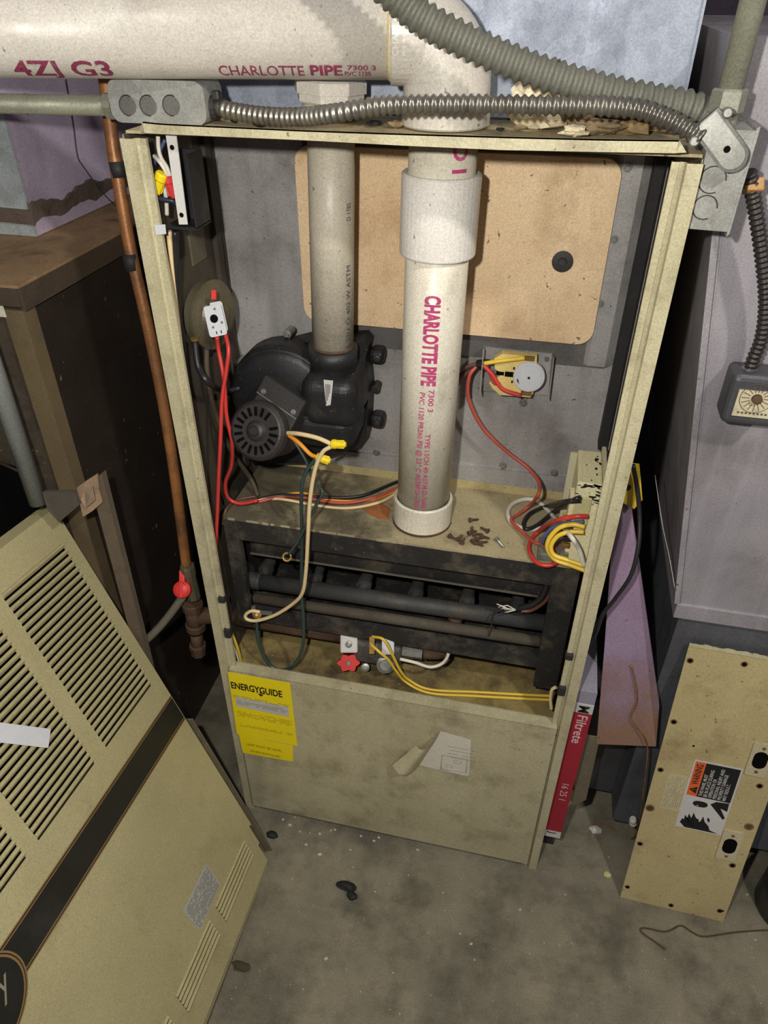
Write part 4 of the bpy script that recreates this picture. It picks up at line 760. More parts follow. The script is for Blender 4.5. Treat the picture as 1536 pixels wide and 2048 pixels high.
m = MB(); m.prism([cn+an*u+bn*v for u, v in cap2(0.058, 0.0140)], -nn*0.014); SCN = m.build('cable_connector', mat('dark_zinc', (112, 112, 104), (88, 88, 82), (60, 56, 50), 0.4, 0.5, amt=0.3, dsc=40, bump=0.03), RJ)
m = MB(); m.prism([cn+nn*0.0005+an*(u-0.001)+bn*v for u, v in cap2(0.054, 0.0110)], nn*0.0022); m.build('connector_strap', STEEL, SCN)
MB().lathe(cn+an*0.006+nn*0.0028, nn, [(0, 0.0032), (0.0003, 0.0030)], 12).build('strap_hole', VOID, SCN)
for sgn in (-1, 1): MB().lathe(cn-an*0.020+bn*(0.017*sgn), nn, [(-0.006, 0.005), (0.004, 0.005), (0.006, 0.0035)], 12, 0, False).build('clamp_screw', STEEL, SCN)
cz = PY(1450, 225, 0.035); m = MB(); m.lathe((cz.x, 0.035, zt3), (0, 0, 1), [(0, 0.0125), (0.010, 0.0125)], 16, 0, False); m.lathe((cz.x, 0.035, zt3+0.010), (0, 0, 1), [(0, 0.0145), (0.002, 0.0165), (0.020, 0.0165), (0.022, 0.0145)], 6, 0, False); m.build('conduit_nut', mat('pale_fitting', (156, 156, 140)), RJ)
tp = PY(1492, 0, 0.035); MB().tube([(cz.x, 0.035, zt3+0.030), (cz.x+0.004, 0.035, 1.80)], 0.0118, 20).build('upright_conduit', mat('green_grey_conduit', (158, 158, 138)), None, 'grey-green rigid conduit rising from the right steel box', 'conduit')
flex('flexible_conduit', Yv((1498, 345, 0.05), (1508, 400, 0.06), (1520, 480, 0.065), (1530, 570, 0.068), (1530, 630, 0.07), (1522, 680, 0.072), (1508, 715, 0.074), (1498, 745, 0.076)), 0.0072, 0.0011, 0.0062, flat('black_armour', (58, 52, 50), 0.45, 0.3), 'dark corrugated conduit hanging from the right box to the dial control')
MB().obox(PY(1506, 372, 0.055), RT, UP, FW, (0.009, 0.007, 0.007), 0, 0.002).build('tan_sleeve', mat('tan_sleeve', (186, 142, 92), rough=0.7), None, 'tan sleeve on the dark conduit beside the right box', 'sleeve')
# rubble on the furnace top
rub = [((1100, 236), 0.027, (1.25, 0.8, 0.75), PLAST, 'large crumbly cream plaster lump on the furnace top'), ((1092, 196), 0.014, (1.2, 0.8, 0.7), PLAST, 'small cream plaster lump behind the thin conduit'),
       ((1165, 250), 0.016, (1.0, 0.8, 1.0), RUBBLE, 'brown and white flaked lump on the furnace top'), ((1150, 268), 0.009, (1.3, 0.8, 0.5), PLAST, 'flat cream crumb at the rail in front of the brown lump'),
       ((1205, 262), 0.015, (1.6, 0.7, 0.5), RUBBLE, 'tan rusty flake lying against the top rail'), ((1252, 256), 0.019, (1.7, 0.8, 0.65), mat('brown_flake', (140, 116, 82), (112, 92, 64), rough=0.9), 'rounded brown flake on the furnace top near the right post'),
       ((1222, 238), 0.014, (1.9, 0.7, 0.5), PLAST, 'long pale crumb under the thin conduit'), ((1290, 245), 0.012, (1.4, 0.8, 0.7), BLACKR, 'black crumb on the furnace top near the right post'), ((1325, 262), 0.010, (1.8, 0.8, 0.35), RUBBLE, 'thin rusty flake at the right end of the furnace top')]
for i, ((x, y), r, sq, mt, lab) in enumerate(rub):
    P = PZ(x, y, H+r*sq[2]*0.55); P.y = min(P.y, 0.155); P.z = H+r*sq[2]*0.8
    lm = lumps(P, r*1.12, i+3, 3, 0.55, sq); dz = H-0.0006-min(v.z for v in lm.v); lm.v = [v+V((0, 0, dz)) for v in lm.v]
    lm.build('plaster_lump' if mt is PLAST else 'rust_flake', mt, None, lab, 'debris')
bits = [PZ(x, y, H+0.0015) for x, y in ((470, 245), (440, 240), (520, 250), (560, 246), (745, 250), (790, 252), (1000, 262), (1040, 258))]
for i, P in enumerate(bits):
    if P.y > 0.16: P.y = 0.15
    lumps(P+V((0, 0, 0.002)), 0.004+0.002*(i % 3), 40+i, 1, 0.4, (1.4, 1, 0.6)).build('crumb', RUBBLE if i % 2 else BLACKR, None, 'tiny dark crumb in the dust on the furnace top', 'debris', 'crumbs on the furnace top')
wire('rusty_wire', [PY(1118, 118, 0.165), PY(1124, 150, 0.165), PY(1122, 180, 0.165), PY(1124, 196, 0.165)], 0.0016, RUSTI, 'short rusty wire poking up behind the thick conduit')
# ================================================================== LEFT SIDE: BROWN CABINET AND ITS PLENUM
BX, BYF, BZ = -0.205, 0.016, 1.122
BC = thing('brown_cabinet', 'tall dark brown sheet metal cabinet with a dusty top, left of the furnace', 'cabinet', (-0.52, 0.37, 0))
MB().box((-0.86, BYF+0.02, 0.0), (BX-0.003, 0.76, BZ-0.004)).build('casing', BROWN, BC)
MB().box((-0.87, BYF-0.004, BZ-0.004), (BX+0.004, 0.77, BZ)).build('top', BROWNT, BC)
MB().box((BX-0.003, BYF+0.0, BZ-0.036), (BX+0.004, 0.77, BZ-0.004)).build('top_rim', mat('rim_brown', (84, 70, 54), (66, 54, 42), (44, 38, 32), 0.7, amt=0.3), BC)
MB().box((BX-0.032, BYF-0.002, 0.0), (BX, BYF+0.024, BZ-0.036)).build('front_post', BROWNL, BC)
MB().box((-0.86, BYF+0.006, 0.0), (BX-0.033, BYF+0.022, BZ-0.030)).build('front_panel', mat('mottled_brown', (80, 70, 54), (58, 50, 40), (30, 27, 24), 0.75, amt=0.4, dsc=22, speck=(140, 128, 104), spk=0.2, spsc=120), BC)
MB().box((-0.86, BYF-0.004, BZ-0.030), (BX-0.0, BYF+0.022, BZ-0.004)).build('front_rim', mat('rim_brown', (84, 70, 54)), BC)
tg_ = PY(3, 617, BYF-0.003); MB().box(tg_+V((-0.03, -0.0008, -0.012)), tg_+V((0.004, 0.0, 0.012))).build('tag', WHITEP, BC, label='small pale tag on the cabinet front')
PX0, PYF = -0.311, 0.221
OP = thing('cabinet_plenum', 'dull metal plenum with a side tinted lavender for shade and dirty tape joint on the brown cabinet', 'duct', (-0.55, 0.47, BZ))
MB().box((-0.82, PYF+0.003, BZ), (PX0-0.003, 0.72, 1.95)).build('casing', GALVD, OP)
MB().box((-0.82, PYF, BZ+0.002), (PX0, PYF+0.003, 1.95)).build('front_panel', mat('pale_galvanised', (176, 184, 184), (150, 158, 158), (112, 108, 100), 0.5, 0.3, amt=0.25, streak=(196, 204, 204), stk=0.4, spangle=0.3), OP)
MB().box((PX0-0.003, PYF, BZ+0.002), (PX0, 0.72, 1.95)).build('side_panel', LAVW, OP)
m = MB(); rt = random.Random(11); y = PYF-0.004; prev = None
TAPE = mat('dirty_duct_tape', (104, 90, 78), (78, 66, 58), (50, 44, 40), 0.85, amt=0.4, dsc=30, bump=0.6)
ys = [PYF-0.004+i*0.012 for i in range(43)]; lo = [BZ+0.022+0.004*math.sin(i*0.7)+rt.uniform(-.002, .002) for i in range(43)]; hi = [BZ+0.046+0.006*math.sin(i*0.5+1)+rt.uniform(-.003, .003) for i in range(43)]
for i in range(42):
    m.hexa([(PX0+0.0002, ys[i], lo[i]), (PX0+0.0002, ys[i+1], lo[i+1]), (PX0+0.004, ys[i+1], lo[i+1]), (PX0+0.004, ys[i], lo[i])], [(PX0+0.0002, ys[i], hi[i]), (PX0+0.0002, ys[i+1], hi[i+1]), (PX0+0.006, ys[i+1], hi[i+1]), (PX0+0.006, ys[i], hi[i])])
m.build('joint_tape', TAPE, OP)
m = MB(); m.hexa([(-0.60, PYF-0.003, BZ+0.030), (PX0+0.004, PYF-0.004, BZ+0.020), (PX0+0.004, PYF, BZ+0.020), (-0.60, PYF, BZ+0.03)], [(-0.60, PYF-0.003, BZ+0.048), (PX0+0.004, PYF-0.005, BZ+0.042), (PX0+0.004, PYF, BZ+0.042), (-0.60, PYF, BZ+0.048)]); m.build('joint_tape', TAPE, OP)
wire('cobweb_thread', [PX(132, 158, PX0+0.004), PX(146, 240, PX0+0.004), PX(155, 310, PX0+0.004), PX(168, 335, PX0+0.004), PX(205, 385, PX0+0.008), PX(234, 415, PX0+0.03)], 0.0008, CHARC, 'thin dark thread hanging down the shade-tinted plenum side', cat='thread')
# copper tube and gas piping between cabinet and furnace
cp = [PY(*a) for a in ((204, 110, 0.14), (211, 165, 0.135), (224, 280, 0.12), (240, 380, 0.11), (259, 490, 0.10), (284, 600, 0.09), (310, 720, 0.08), (334, 850, 0.07), (352, 970, 0.06), (366, 1080, 0.05), (373, 1132, 0.046))]
CT = thing('copper_pipe', 'orange-brown copper pipe with black tape bands beside the left furnace post', 'pipe', cp[-1])
MB().tube(smooth_path(cp, 6), 0.0085, 16).build('tube', COPPER, CT)
for (x, y, L) in ((236, 335, 0.016), (262, 520, 0.016)):
    Yc = 0.115 if y < 400 else 0.097; a = PY(x-3, y-12, Yc); b = PY(x+4, y+20, Yc-0.002); MB().tube([a, b], 0.0102, 14).build('tape_band', CHARC, CT)
GC = thing('gas_cock', 'rusty gas shut-off fitting with a red lever and capped drip leg left of the furnace', 'valve', PY(400, 1318, 0.05))
gx = lambda x, y: PY(x, y, 0.045)
c0 = gx(376, 1150); MB().lathe(gx(374, 1130), (0.02, 0, -1), [(0, 0.012), (0.004, 0.013), (0.02, 0.013), (0.022, 0.011), (0.05, 0.012), (0.075, 0.012)], 8, 0, False).build('valve_body', mat('grey_brass', (120, 112, 92), rough=0.5, metal=0.5), GC)
m = MB(); k = PY(367, 1178, 0.028); m.lathe(k, -FW, [(0, 0.015), (0.012, 0.015), (0.015, 0.010), (0.016, 0.004)], 16, 0, False); m.obox(k+UP*0.018-FW*0.006, RT, UP, FW, (0.005, 0.016, 0.006), 0, 0.002); m.obox(k-FW*0.014, RT, UP, FW, (0.003, 0.013, 0.003), 0, 0.001); m.build('red_lever', KNOB, GC, label='red shut-off lever')
t0 = gx(384, 1205); t1 = gx(398, 1316)
m = MB(); m.tube([t0, gx(392, 1262)], 0.015, 16); m.lathe(gx(385, 1208), (t1-t0), [(0, 0.0185), (0.012, 0.0185), (0.013, 0.016)], 16, 0, False); m.lathe(gx(391, 1246), (t1-t0), [(0, 0.016), (0.001, 0.0185), (0.013, 0.0185)], 16, 0, False); m.tube([gx(388, 1232), (0.002, 0.085, gx(388, 1232).z-0.02)], 0.0155, 16); m.tube([gx(392, 1262), gx(396, 1300)], 0.0115, 14); m.build('tee', RUSTI, GC)
m = MB(); m.lathe(gx(395, 1288), (t1-t0), [(0, 0.0125), (0.001, 0.016), (0.010, 0.016), (0.010, 0.0145), (0.026, 0.014), (0.030, 0.010)], 8, 0, False); m.build('drip_cap', RUSTI, GC)
MB().tube(smooth_path(Yv((366, 1192, 0.03), (345, 1222, 0.02), (318, 1255, 0.01), (290, 1282, 0.0), (262, 1300, -0.01)), 6), 0.0072, 12).build('grey_tube', mat('grey_tubing', (116, 112, 98), (96, 92, 80), rough=0.6), None, 'short grey tube slanting down from the red lever to the louvered door', 'tube')
# clutter between cabinet and louvered door
stq = [PY(x, y, -0.022) for x, y in ((180, 965), (203, 948), (292, 1295), (268, 1296))]
down = (stq[3]-stq[0]).normalized(); L = stq[0].z/abs(down.z)
m = MB(); m.prism([stq[0], stq[1], stq[1]+down*(stq[1].z/abs(down.z)-0.004), stq[0]+down*(L-0.004)], (0, 0.012, 0)); m.build('wood_strip', WOOD, None, 'grey weathered wooden strip leaning beside the brown cabinet', 'wood strip')
m = MB(); cb = [(154, 975, -0.03), (172, 962, -0.032), (194, 948, -0.03), (198, 985, -0.028), (204, 1005, -0.03), (185, 1022, -0.034), (166, 1034, -0.036), (160, 1008, -0.034), (152, 1000, -0.03)]
m.prism([PY(*a) for a in cb], (0, 0.003, 0)); m.build('cardboard_scrap', CARDB, None, 'torn tan cardboard scrap on top of the wooden strip', 'cardboard')
m = MB(); m.prism([PY(*a) for a in ((168, 982, -0.036), (184, 972, -0.044), (180, 992, -0.05), (190, 1000, -0.04), (172, 1016, -0.042), (162, 1000, -0.038))], (0, 0.001, 0)); m.build('cardboard_flap', mat('pale_cardboard', (176, 152, 130), rough=0.9), None, 'pale torn flap in front of the cardboard scrap', 'cardboard')
oe = PY(82, 1000, BYF+0.004); oz = PY(40, 932, BYF+0.004).z
MB().prism([(-0.60+u, BYF+0.0055, 0.45+v) for u, v in rrect(oe.x+0.60, oz-0.45, 0.045, 6)], (0, 0.0004, 0)).build('dark_opening', VOID, BC, label='black round-cornered opening in the cabinet front')
MB().tube([(oe.x-0.20, BYF+0.004, oz), (oe.x-0.05, BYF+0.004, oz), (oe.x-0.016, BYF+0.004, oz-0.014), (oe.x, BYF+0.004, oz-0.05), (oe.x, BYF+0.004, 0.46)], 0.003, 8).build('opening_rim', BROWN, BC)
gp = PY(18, 830, -0.04); MB().tube([(gp.x, -0.04, oz-0.02), (gp.x+0.0, -0.04, 1.30)], 0.0135, 20).build('grey_pipe', mat('pale_vent_pipe', (150, 154, 150), (126, 130, 126), (84, 80, 72), 0.5, 0.3, amt=0.25), None, 'pale grey upright pipe in front of the brown cabinet', 'pipe')
m = MB(); m.prism([PY(*a) for a in ((85, 985, -0.045), (148, 983, -0.04), (158, 1010, -0.04), (118, 1045, -0.05), (95, 1020, -0.05))], (0, 0.006, 0)); m.build('dusty_rag', mat('dusty_grey_cloth', (84, 78, 68), (64, 60, 52), rough=0.95), None, 'dusty grey scrap behind the louvered door top', 'cloth')
# ================================================================== LOUVERED FRONT DOOR
DB = PZ(538, 1738, 0.0); du = V((0.0173, -0.9901, 0.1392)).normalized(); dv = V((-0.409, 0.120, 0.905)); dv = (dv-du*dv.dot(du)).normalized(); dn = -du.cross(dv).normalized()
dn = dn if dn.x > 0 else -dn
UR = lambda v: -0.004-0.020*min(1, v/0.8)
LD = thing('furnace_door', 'olive-beige furnace door with rows of louvers and a black band, leaning at the left', 'furnace door', DB)
def D(u, v, h=0.0): return DB+du*u+dv*v+dn*h
UE, VT = 0.605, 0.845
cols = ((0.003, 0.154), (0.187, 0.330), (0.357, 0.500)); bcols = ((0.017, 0.155), (0.182, 0.311), (0.341, 0.480)); V0, V1 = 0.486, 0.786; B0, B1 = 0.057, 0.104
def frame_rects():
    R = [(-0.022, UE, V1, VT-0.006), (-0.022, UE, 0.4405, V0), (-0.022, UE, B1, 0.381), (-0.010, UE, 0.014, B0)]
    for cs, a, b in ((cols, V0, V1), (bcols, B0, B1)):
        us = [-0.022 if a > 0.3 else -0.016]+[x for c in cs for x in c]+[UE]
        for i in range(0, len(us), 2): R.append((us[i], us[i+1], a, b))
    return R
m = MB()
def slab(mb, u0, u1, v0, v1, h0, h1, mm=0): mb.hexa([D(u0, v0, h0), D(u1, v0, h0), D(u1, v1, h0), D(u0, v1, h0)], [D(u0, v0, h1), D(u1, v0, h1), D(u1, v1, h1), D(u0, v1, h1)], mm)
for r in frame_rects(): slab(m, *r, -0.0015, 0.0)
slab(m, -0.022, UE, 0.381, 0.4405, -0.0015, 0.0)
m.hexa([D(-0.022, VT-0.006, -0.0015), D(UE, VT-0.006, -0.0015), D(UE, VT, -0.026), D(-0.024, VT, -0.026)], [D(-0.022, VT-0.006, 0), D(UE, VT-0.006, 0), D(UE, VT+0.002, -0.024), D(-0.024, VT+0.002, -0.024)])
slab(m, -0.0235, -0.022, 0.10, VT-0.006, -0.026, 0.0); slab(m, UE, UE+0.0015, 0.014, VT-0.006, -0.026, 0.0)
m.prism([D(-0.010, 0.014, 0), D(UE, 0.014, 0), D(UE, 0.004, -0.004), D(-0.002, 0.004, -0.004)], dn*-0.0015)
slab(m, -0.004, UE, 0.003, 0.0045, -0.026, -0.004)
LDB = m.build('door_skin', DOORP, LD)
m = MB(); slab(m, -0.015, UE-0.01, V0-0.01, V1+0.01, -0.020, -0.019); slab(m, -0.012, UE-0.01, B0-0.01, B1+0.01, -0.020, -0.019); m.build('dark_backing', VOID, LD)
sl_me = {}
def slat(u0, u1, v, pitch):
    key = (round(u1-u0, 4), pitch)
    if key not in sl_me:
        mm = MB(); w_ = u1-u0; f = 0.66*pitch
        P = lambda a, b, h: du*a+dv*b+dn*h
        mm.hexa([P(0, 0, 0.0), P(w_, 0, 0.0), P(w_, f*0.55, 0.0034), P(0, f*0.55, 0.0034)], [P(0, f, 0.0004), P(w_, f, 0.0004), P(w_, f*0.62, 0.0042), P(0, f*0.62, 0.0042)])
        mm.hexa([P(0, -0.15*pitch, -0.006), P(w_, -0.15*pitch, -0.006), P(w_, -0.15*pitch, -0.0045), P(0, -0.15*pitch, -0.0045)], [P(0, f, -0.001), P(w_, f, -0.001), P(w_, f, 0.0004), P(0, f, 0.0004)])
        o = mm.build('slat', DOORP, LD); sl_me[key] = o.data
    else:
        o = bpy.data.objects.new('slat', sl_me[key]); COL.objects.link(o); attach(o, LD)
    o.location = D(u0, v, 0.0)
pt = (V1-V0)/26
for c in cols:
    for i in range(26): slat(c[0], c[1], V0+pt*(i+0.30), pt)
pb = (B1-B0)/5
for c in bcols:
    for i in range(5): slat(c[0], c[1], B0+pb*(i+0.30), pb)
bn_ = MB(); slab(bn_, -0.0215, 0.47, 0.3835, 0.4375, 0.0001, 0.0008); BN = bn_.build('black_band', BANDK, LD)
m = MB()
for v in (0.3825, 0.3862, 0.4343, 0.4380): slab(m, -0.0215, 0.47, v, v+0.0016, 0.0003, 0.0011)
m.build('gold_pinstripe', GOLD, LD)
m = MB(); oc = (0.522, 0.405); ra, rb_ = 0.080, 0.060
def ell(k, n=48): return [(oc[0]+ra*k*math.cos(2*PI*i/n), oc[1]+rb_*k*math.sin(2*PI*i/n)) for i in range(n)]
for k, h, mm in ((1.0, 0.0013, 1), (0.965, 0.0016, 2), (0.945, 0.0019, 1), (0.905, 0.0022, 0)):
    pts = [(min(u, UE), v) for u, v in ell(k)]; m.prism([D(u, v, 0.0002) for u, v in pts], dn*h, mm)
put_text(m, 'Luxury', D(0.574, 0.394, 0.0026), -du, dv, 0.042, 3, shear=0.4, width=0.108)
EM = m.build('oval_emblem', [BANDK, GOLD, INK, flat('emblem_script', (150, 142, 120), 0.5)], LD, label='black oval emblem with gold rim and script')
m = MB(); q = [D(0.120, 0.170, 0.0003), D(0.118, 0.114, 0.0003), D(0.209, 0.114, 0.0003), D(0.212, 0.171, 0.0003)]; m.prism(q, dn*0.0004)
rnd = random.Random(9)
for i in range(15):
    v = 0.1655-0.0034*i; u = 0.123
    while u < 0.206:
        a = rnd.uniform(0.001, 0.005)
        if rnd.random() < 0.8: m.add([D(u, v, 0.0009), D(u+a, v, 0.0009), D(u+a, v-0.0014, 0.0009), D(u, v-0.0014, 0.0009)], [(0, 1, 2, 3)], 1)
        u += a+0.0008
m.build('instruction_sticker', [flat('grey_sticker', (186, 184, 176), 0.6), flat('grey_print', (112, 108, 102), 0.8)], LD, label='small pale sticker of fine print')
tp_ = [PP(x, y, D(0, 0, 0.0045), dn) for x, y in ((-30, 1441), (101, 1458), (96, 1496), (-30, 1482))]
MB().prism(tp_, dn*0.0006).build('masking_strip', flat('white_tape', (222, 224, 228), 0.6), None, 'white paper strip stuck across the louvers of the leaning door', 'tape')
# bare metal angle beside the door edge
a0, a1 = PZ(531, 1702, 0.012), PY(372, 1440, -0.02); dd = (a1-a0).normalized()
m = MB(); m.prism([a0, a0+RT*0.013+V((0, 0, 0.002)), a1+RT*0.013, a1], UP*0.003); m.prism([a0, a0+UP*0.003, a1+UP*0.003, a1], -FW*0.008); m.build('metal_angle', mat('dusty_angle', (120, 110, 84), (92, 84, 66), (56, 50, 42), 0.6, 0.2, amt=0.35), None, 'dusty metal angle strip lying along the louvered door edge', 'metal strip')
# ================================================================== RIGHT SIDE: RETURN DUCT
RD = thing('return_duct', 'large grey sheet metal return duct standing right of the furnace', 'duct', (1.1, 0.4, 0))
yF = 0.100; Xl = lambda z: 0.637+(1.409-z)*0.1506; zT, zL = 1.409, 0.668
m = MB(); m.prism([(Xl(zT), yF, zT), (Xl(zL), yF, zL), (1.55, yF, zL), (1.55, yF, zT)], (0, 0.62, 0)); m.build('upper_duct', DUCT, RD)
m = MB(); m.prism([(Xl(zT)-0.001, yF-0.004, zT), (Xl(zL)-0.001, yF-0.004, zL), (Xl(zL)+0.007, yF-0.004, zL), (Xl(zT)+0.007, yF-0.004, zT)], (0, 0.010, 0)); m.prism([(Xl(zT)+0.0085, yF-0.002, zT), (Xl(zL)+0.0085, yF-0.002, zL), (Xl(zL)+0.0105, yF-0.002, zL), (Xl(zT)+0.0105, yF-0.002, zT)], (0, 0.004, 0)); m.build('corner_seam', DUCT, RD)
m = MB(); m.box((0.752, yF-0.004, zL-0.030), (1.55, yF+0.62, zL), 0, 0.002); m.build('seam_ledge', DUCT, RD)
m = MB(); m.box((0.763, yF+0.004, 0.062), (1.55, yF+0.62, zL-0.030)); m.build('lower_duct', mat('blue_grey_duct', (110, 112, 118), (90, 92, 98), (70, 66, 64), 0.45, 0.35, amt=0.3, dsc=5, streak=(130, 134, 142), stk=0.4), RD)
m = MB(); m.box((0.6575, 0.165, 0.066), (0.7625, 0.60, 0.345)); m.build('boot', mat('dark_boot_steel', (86, 88, 92), (66, 62, 62), (76, 56, 42), 0.5, 0.3, amt=0.35, dsc=7, streak=(60, 54, 50), stk=0.4), RD)
for x0, x1, y0_, y1_ in ((0.80, 1.5, 0.16, 0.19), (0.80, 1.5, 0.6, 0.64)): MB().box((x0, y0_, 0.0), (x1, y1_, 0.062)).build('sleeper', BROWN, RD)
wire('thread', [PX(1310, 950, 0.690), PX(1325, 1050, 0.710), PX(1338, 1110, 0.724), PX(1350, 1180, 0.738)], 0.0008, STEEL, 'fine pale thread hanging against the dark side of the return duct', cat='thread')
# filter in its slot
FB = V((0.627, 0.022, 0.062)); FL = thing('air_filter', 'red-edged furnace air filter standing in its slot beside the furnace', 'filter', (0.64, 0.25, 0.0))
fz0, fz1 = PY(1092, 1672, 0.022).z, PY(1160, 1408, 0.022).z
m = MB(); m.box((0.6245, 0.024, fz0), (0.656, 0.56, fz1+0.03)); m.build('filter_body', mat('filter_media', (150, 146, 160), (130, 126, 140), rough=0.9), FL)
m = MB(); m.box((0.6245, 0.060, 0.0), (0.654, 0.56, fz0-0.001)); m.build('shadow_rail', SOOT, FL)  # dark block added in place of the shadow below the filter
m = MB(); zq0, zq1 = fz0+0.022, fz1-0.022
m.box((0.6245, 0.0225, zq0), (0.656, 0.024, zq1), 0); m.box((0.6245, 0.0225, fz0), (0.656, 0.024, zq0), 1); m.box((0.6245, 0.0225, zq1), (0.656, 0.024, fz1), 1)
put_text(m, 'M', (0.633, 0.0222, fz1-0.003), (0, 0, -1), (1, 0, 0), 0.024, 2, bold=0.03)
put_text(m, 'Filtrete', (0.634, 0.0222, zq1-0.006), (0, 0, -1), (1, 0, 0), 0.024, 3, width=0.074, bold=0.01)
put_text(m, '16 25 1', (0.636, 0.0222, zq0+0.155), (0, 0, -1), (1, 0, 0), 0.018, 3, width=0.050)
put_text(m, 'J', (0.634, 0.0222, fz0+0.017), (0, 0, -1), (1, 0, 0), 0.018, 2, bold=0.03)
m.build('filter_edge', [REDBOX, WSTICK, INK, flat('pink_white_print', (226, 196, 200), 0.6)], FL, label='red printed edge of the filter frame')
m = MB(); m.prism([PY(*a) for a in ((1168, 1470, 0.06), (1200, 1475, 0.06), (1172, 1600, 0.06), (1145, 1612, 0.06), (1150, 1560, 0.06))], (0, 0.002, 0)); m.build('metal_flap', mat('olive_flap', (128, 118, 96), (104, 96, 78), (70, 62, 52), 0.6, 0.2, amt=0.3), None, 'bent olive metal flap below the mauve plank', 'metal flap')
m = MB(); m.prism([PZ(1106, 1630, 0.002), PZ(1120, 1628, 0.002), PZ(1146, 1606, 0.002), PZ(1142, 1602, 0.002), PZ(1116, 1620, 0.002)], (0, 0, 0.002)); m.build('paper_strip', mat('tan_paper', (178, 158, 124), rough=0.9), None, 'curled tan paper strip on the floor beside the filter', 'paper')
# plank leaning on the furnace side
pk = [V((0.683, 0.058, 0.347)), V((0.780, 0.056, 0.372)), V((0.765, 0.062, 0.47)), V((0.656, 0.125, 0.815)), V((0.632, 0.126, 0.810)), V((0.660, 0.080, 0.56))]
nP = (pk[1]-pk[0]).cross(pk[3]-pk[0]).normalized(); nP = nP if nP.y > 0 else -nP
m = MB(); m.prism(pk, nP*0.014); m.build('plank', PLANKM, None, 'mauve plank, browner towards its lower end, leaning between the furnace and the return duct', 'plank')
m = MB(); lv_ = [PY(*a) for a in ((1246, 938, 0.11), (1280, 942, 0.11), (1285, 1000, 0.11), (1268, 1018, 0.11), (1246, 1006, 0.11))]; m.prism(lv_, (0, 0.02, 0)); m.lathe(PY(1255, 975, 0.109), (0, -1, 0), [(0, 0.005), (0.0006, 0.0048)], 14, 1, False)
m.build('yellow_level', [mat('yellow_plastic', (216, 186, 60), (190, 160, 44), (120, 96, 30), 0.5, amt=0.25), INK], None, 'yellow plastic tool hanging behind the right post', 'tool')
wire('cord', Yv((1266, 930, 0.10), (1274, 975, 0.10), (1279, 1030, 0.09), (1277, 1090, 0.07), (1262, 1150, 0.055), (1232, 1195, 0.05), (1205, 1230, 0.045), (1192, 1265, 0.04), (1178, 1290, 0.03)), 0.0032, BLK, 'black cord curving over the mauve plank', cat='cord')
wire('copper_wire', [PP(x, y, pk[0]-nP*0.0075, nP) for x, y in ((1262, 1330), (1272, 1370), (1274, 1405), (1262, 1436), (1278, 1460))]+[PY(1294, 1490, 0.05), PY(1292, 1540, 0.05), PY(1286, 1590, 0.05), PY(1278, 1645, 0.06), PZ(1262, 1678, 0.003), PZ(1222, 1656, 0.003), PZ(1190, 1645, 0.003)], 0.0013, COPPER, 'thin copper wire trailing down the plank to the floor')
m = MB(); c = PY(1266, 1640, 0.045); m.lathe(c, (0.2, 0, -1), [(-0.006, 0.005), (0.0, 0.007), (0.004, 0.007), (0.005, 0.005), (0.008, 0.0075), (0.012, 0.0075), (0.013, 0.005), (0.02, 0.003)], 12, 0, True); m.build('white_plug', flat('white_plastic', (214, 212, 204), 0.5), None, 'small ribbed white plug on the copper wire', 'plug')
# dial control on the return duct
TH = thing('dial_control', 'dark grey wall control with a cream dial plate on the return duct', 'control', (0.765, 0.08, 0.97))
ta = PY(1478, 748, 0.050); tr = 0.086; tz0, tz1 = PY(1470, 858, 0.05).z+0.004, PY(1490, 752, 0.05).z
m = MB(); m.box((ta.x-0.004, 0.052, tz0), (ta.x+0.060, yF-0.002, tz1), 0, 0.008, 3); m.build('case', THERM, TH)
m = MB(); m.box((ta.x+0.006, 0.050, tz0+0.014), (ta.x+0.050, 0.0525, tz1-0.018), 0); dcn = V((ta.x+0.028, 0.0496, (tz0+tz1)/2+0.006))
for k in range(16):
    t = 2*PI*k/16; rd = V((math.cos(t), 0, math.sin(t))); m.obox(dcn+rd*0.0125, rd, V((0, 1, 0)), V((0, 1, 0)).cross(rd), (0.0045, 0.0002, 0.0004), 1)
m.tube([dcn+V((0.019*math.cos(t), 0, 0.019*math.sin(t))) for t in [2*PI*i/30 for i in range(31)]], 0.0004, 4, 1)
for k in range(8): m.box(V((ta.x+0.011+0.0045*k, 0.0496, tz0+0.018)), V((ta.x+0.0135+0.0045*k, 0.0499, tz0+0.0205)), 1)
m.lathe(dcn, (0, -1, 0), [(0, 0.0062), (0.004, 0.0058), (0.005, 0.003)], 16, 2, False)
m.build('dial_plate', [mat('cream_plate', (206, 196, 164), (186, 176, 146), (130, 116, 90), 0.6, amt=0.3, dsc=60), flat('plate_print', (96, 84, 70), 0.7), RUSTI], TH)
MB().lathe(PY(1497, 742, 0.074), (0, 0, -1), [(-0.004, 0.009), (0.01, 0.009), (0.012, 0.011)], 12, 0, False).build('conduit_collar', STEEL, TH)
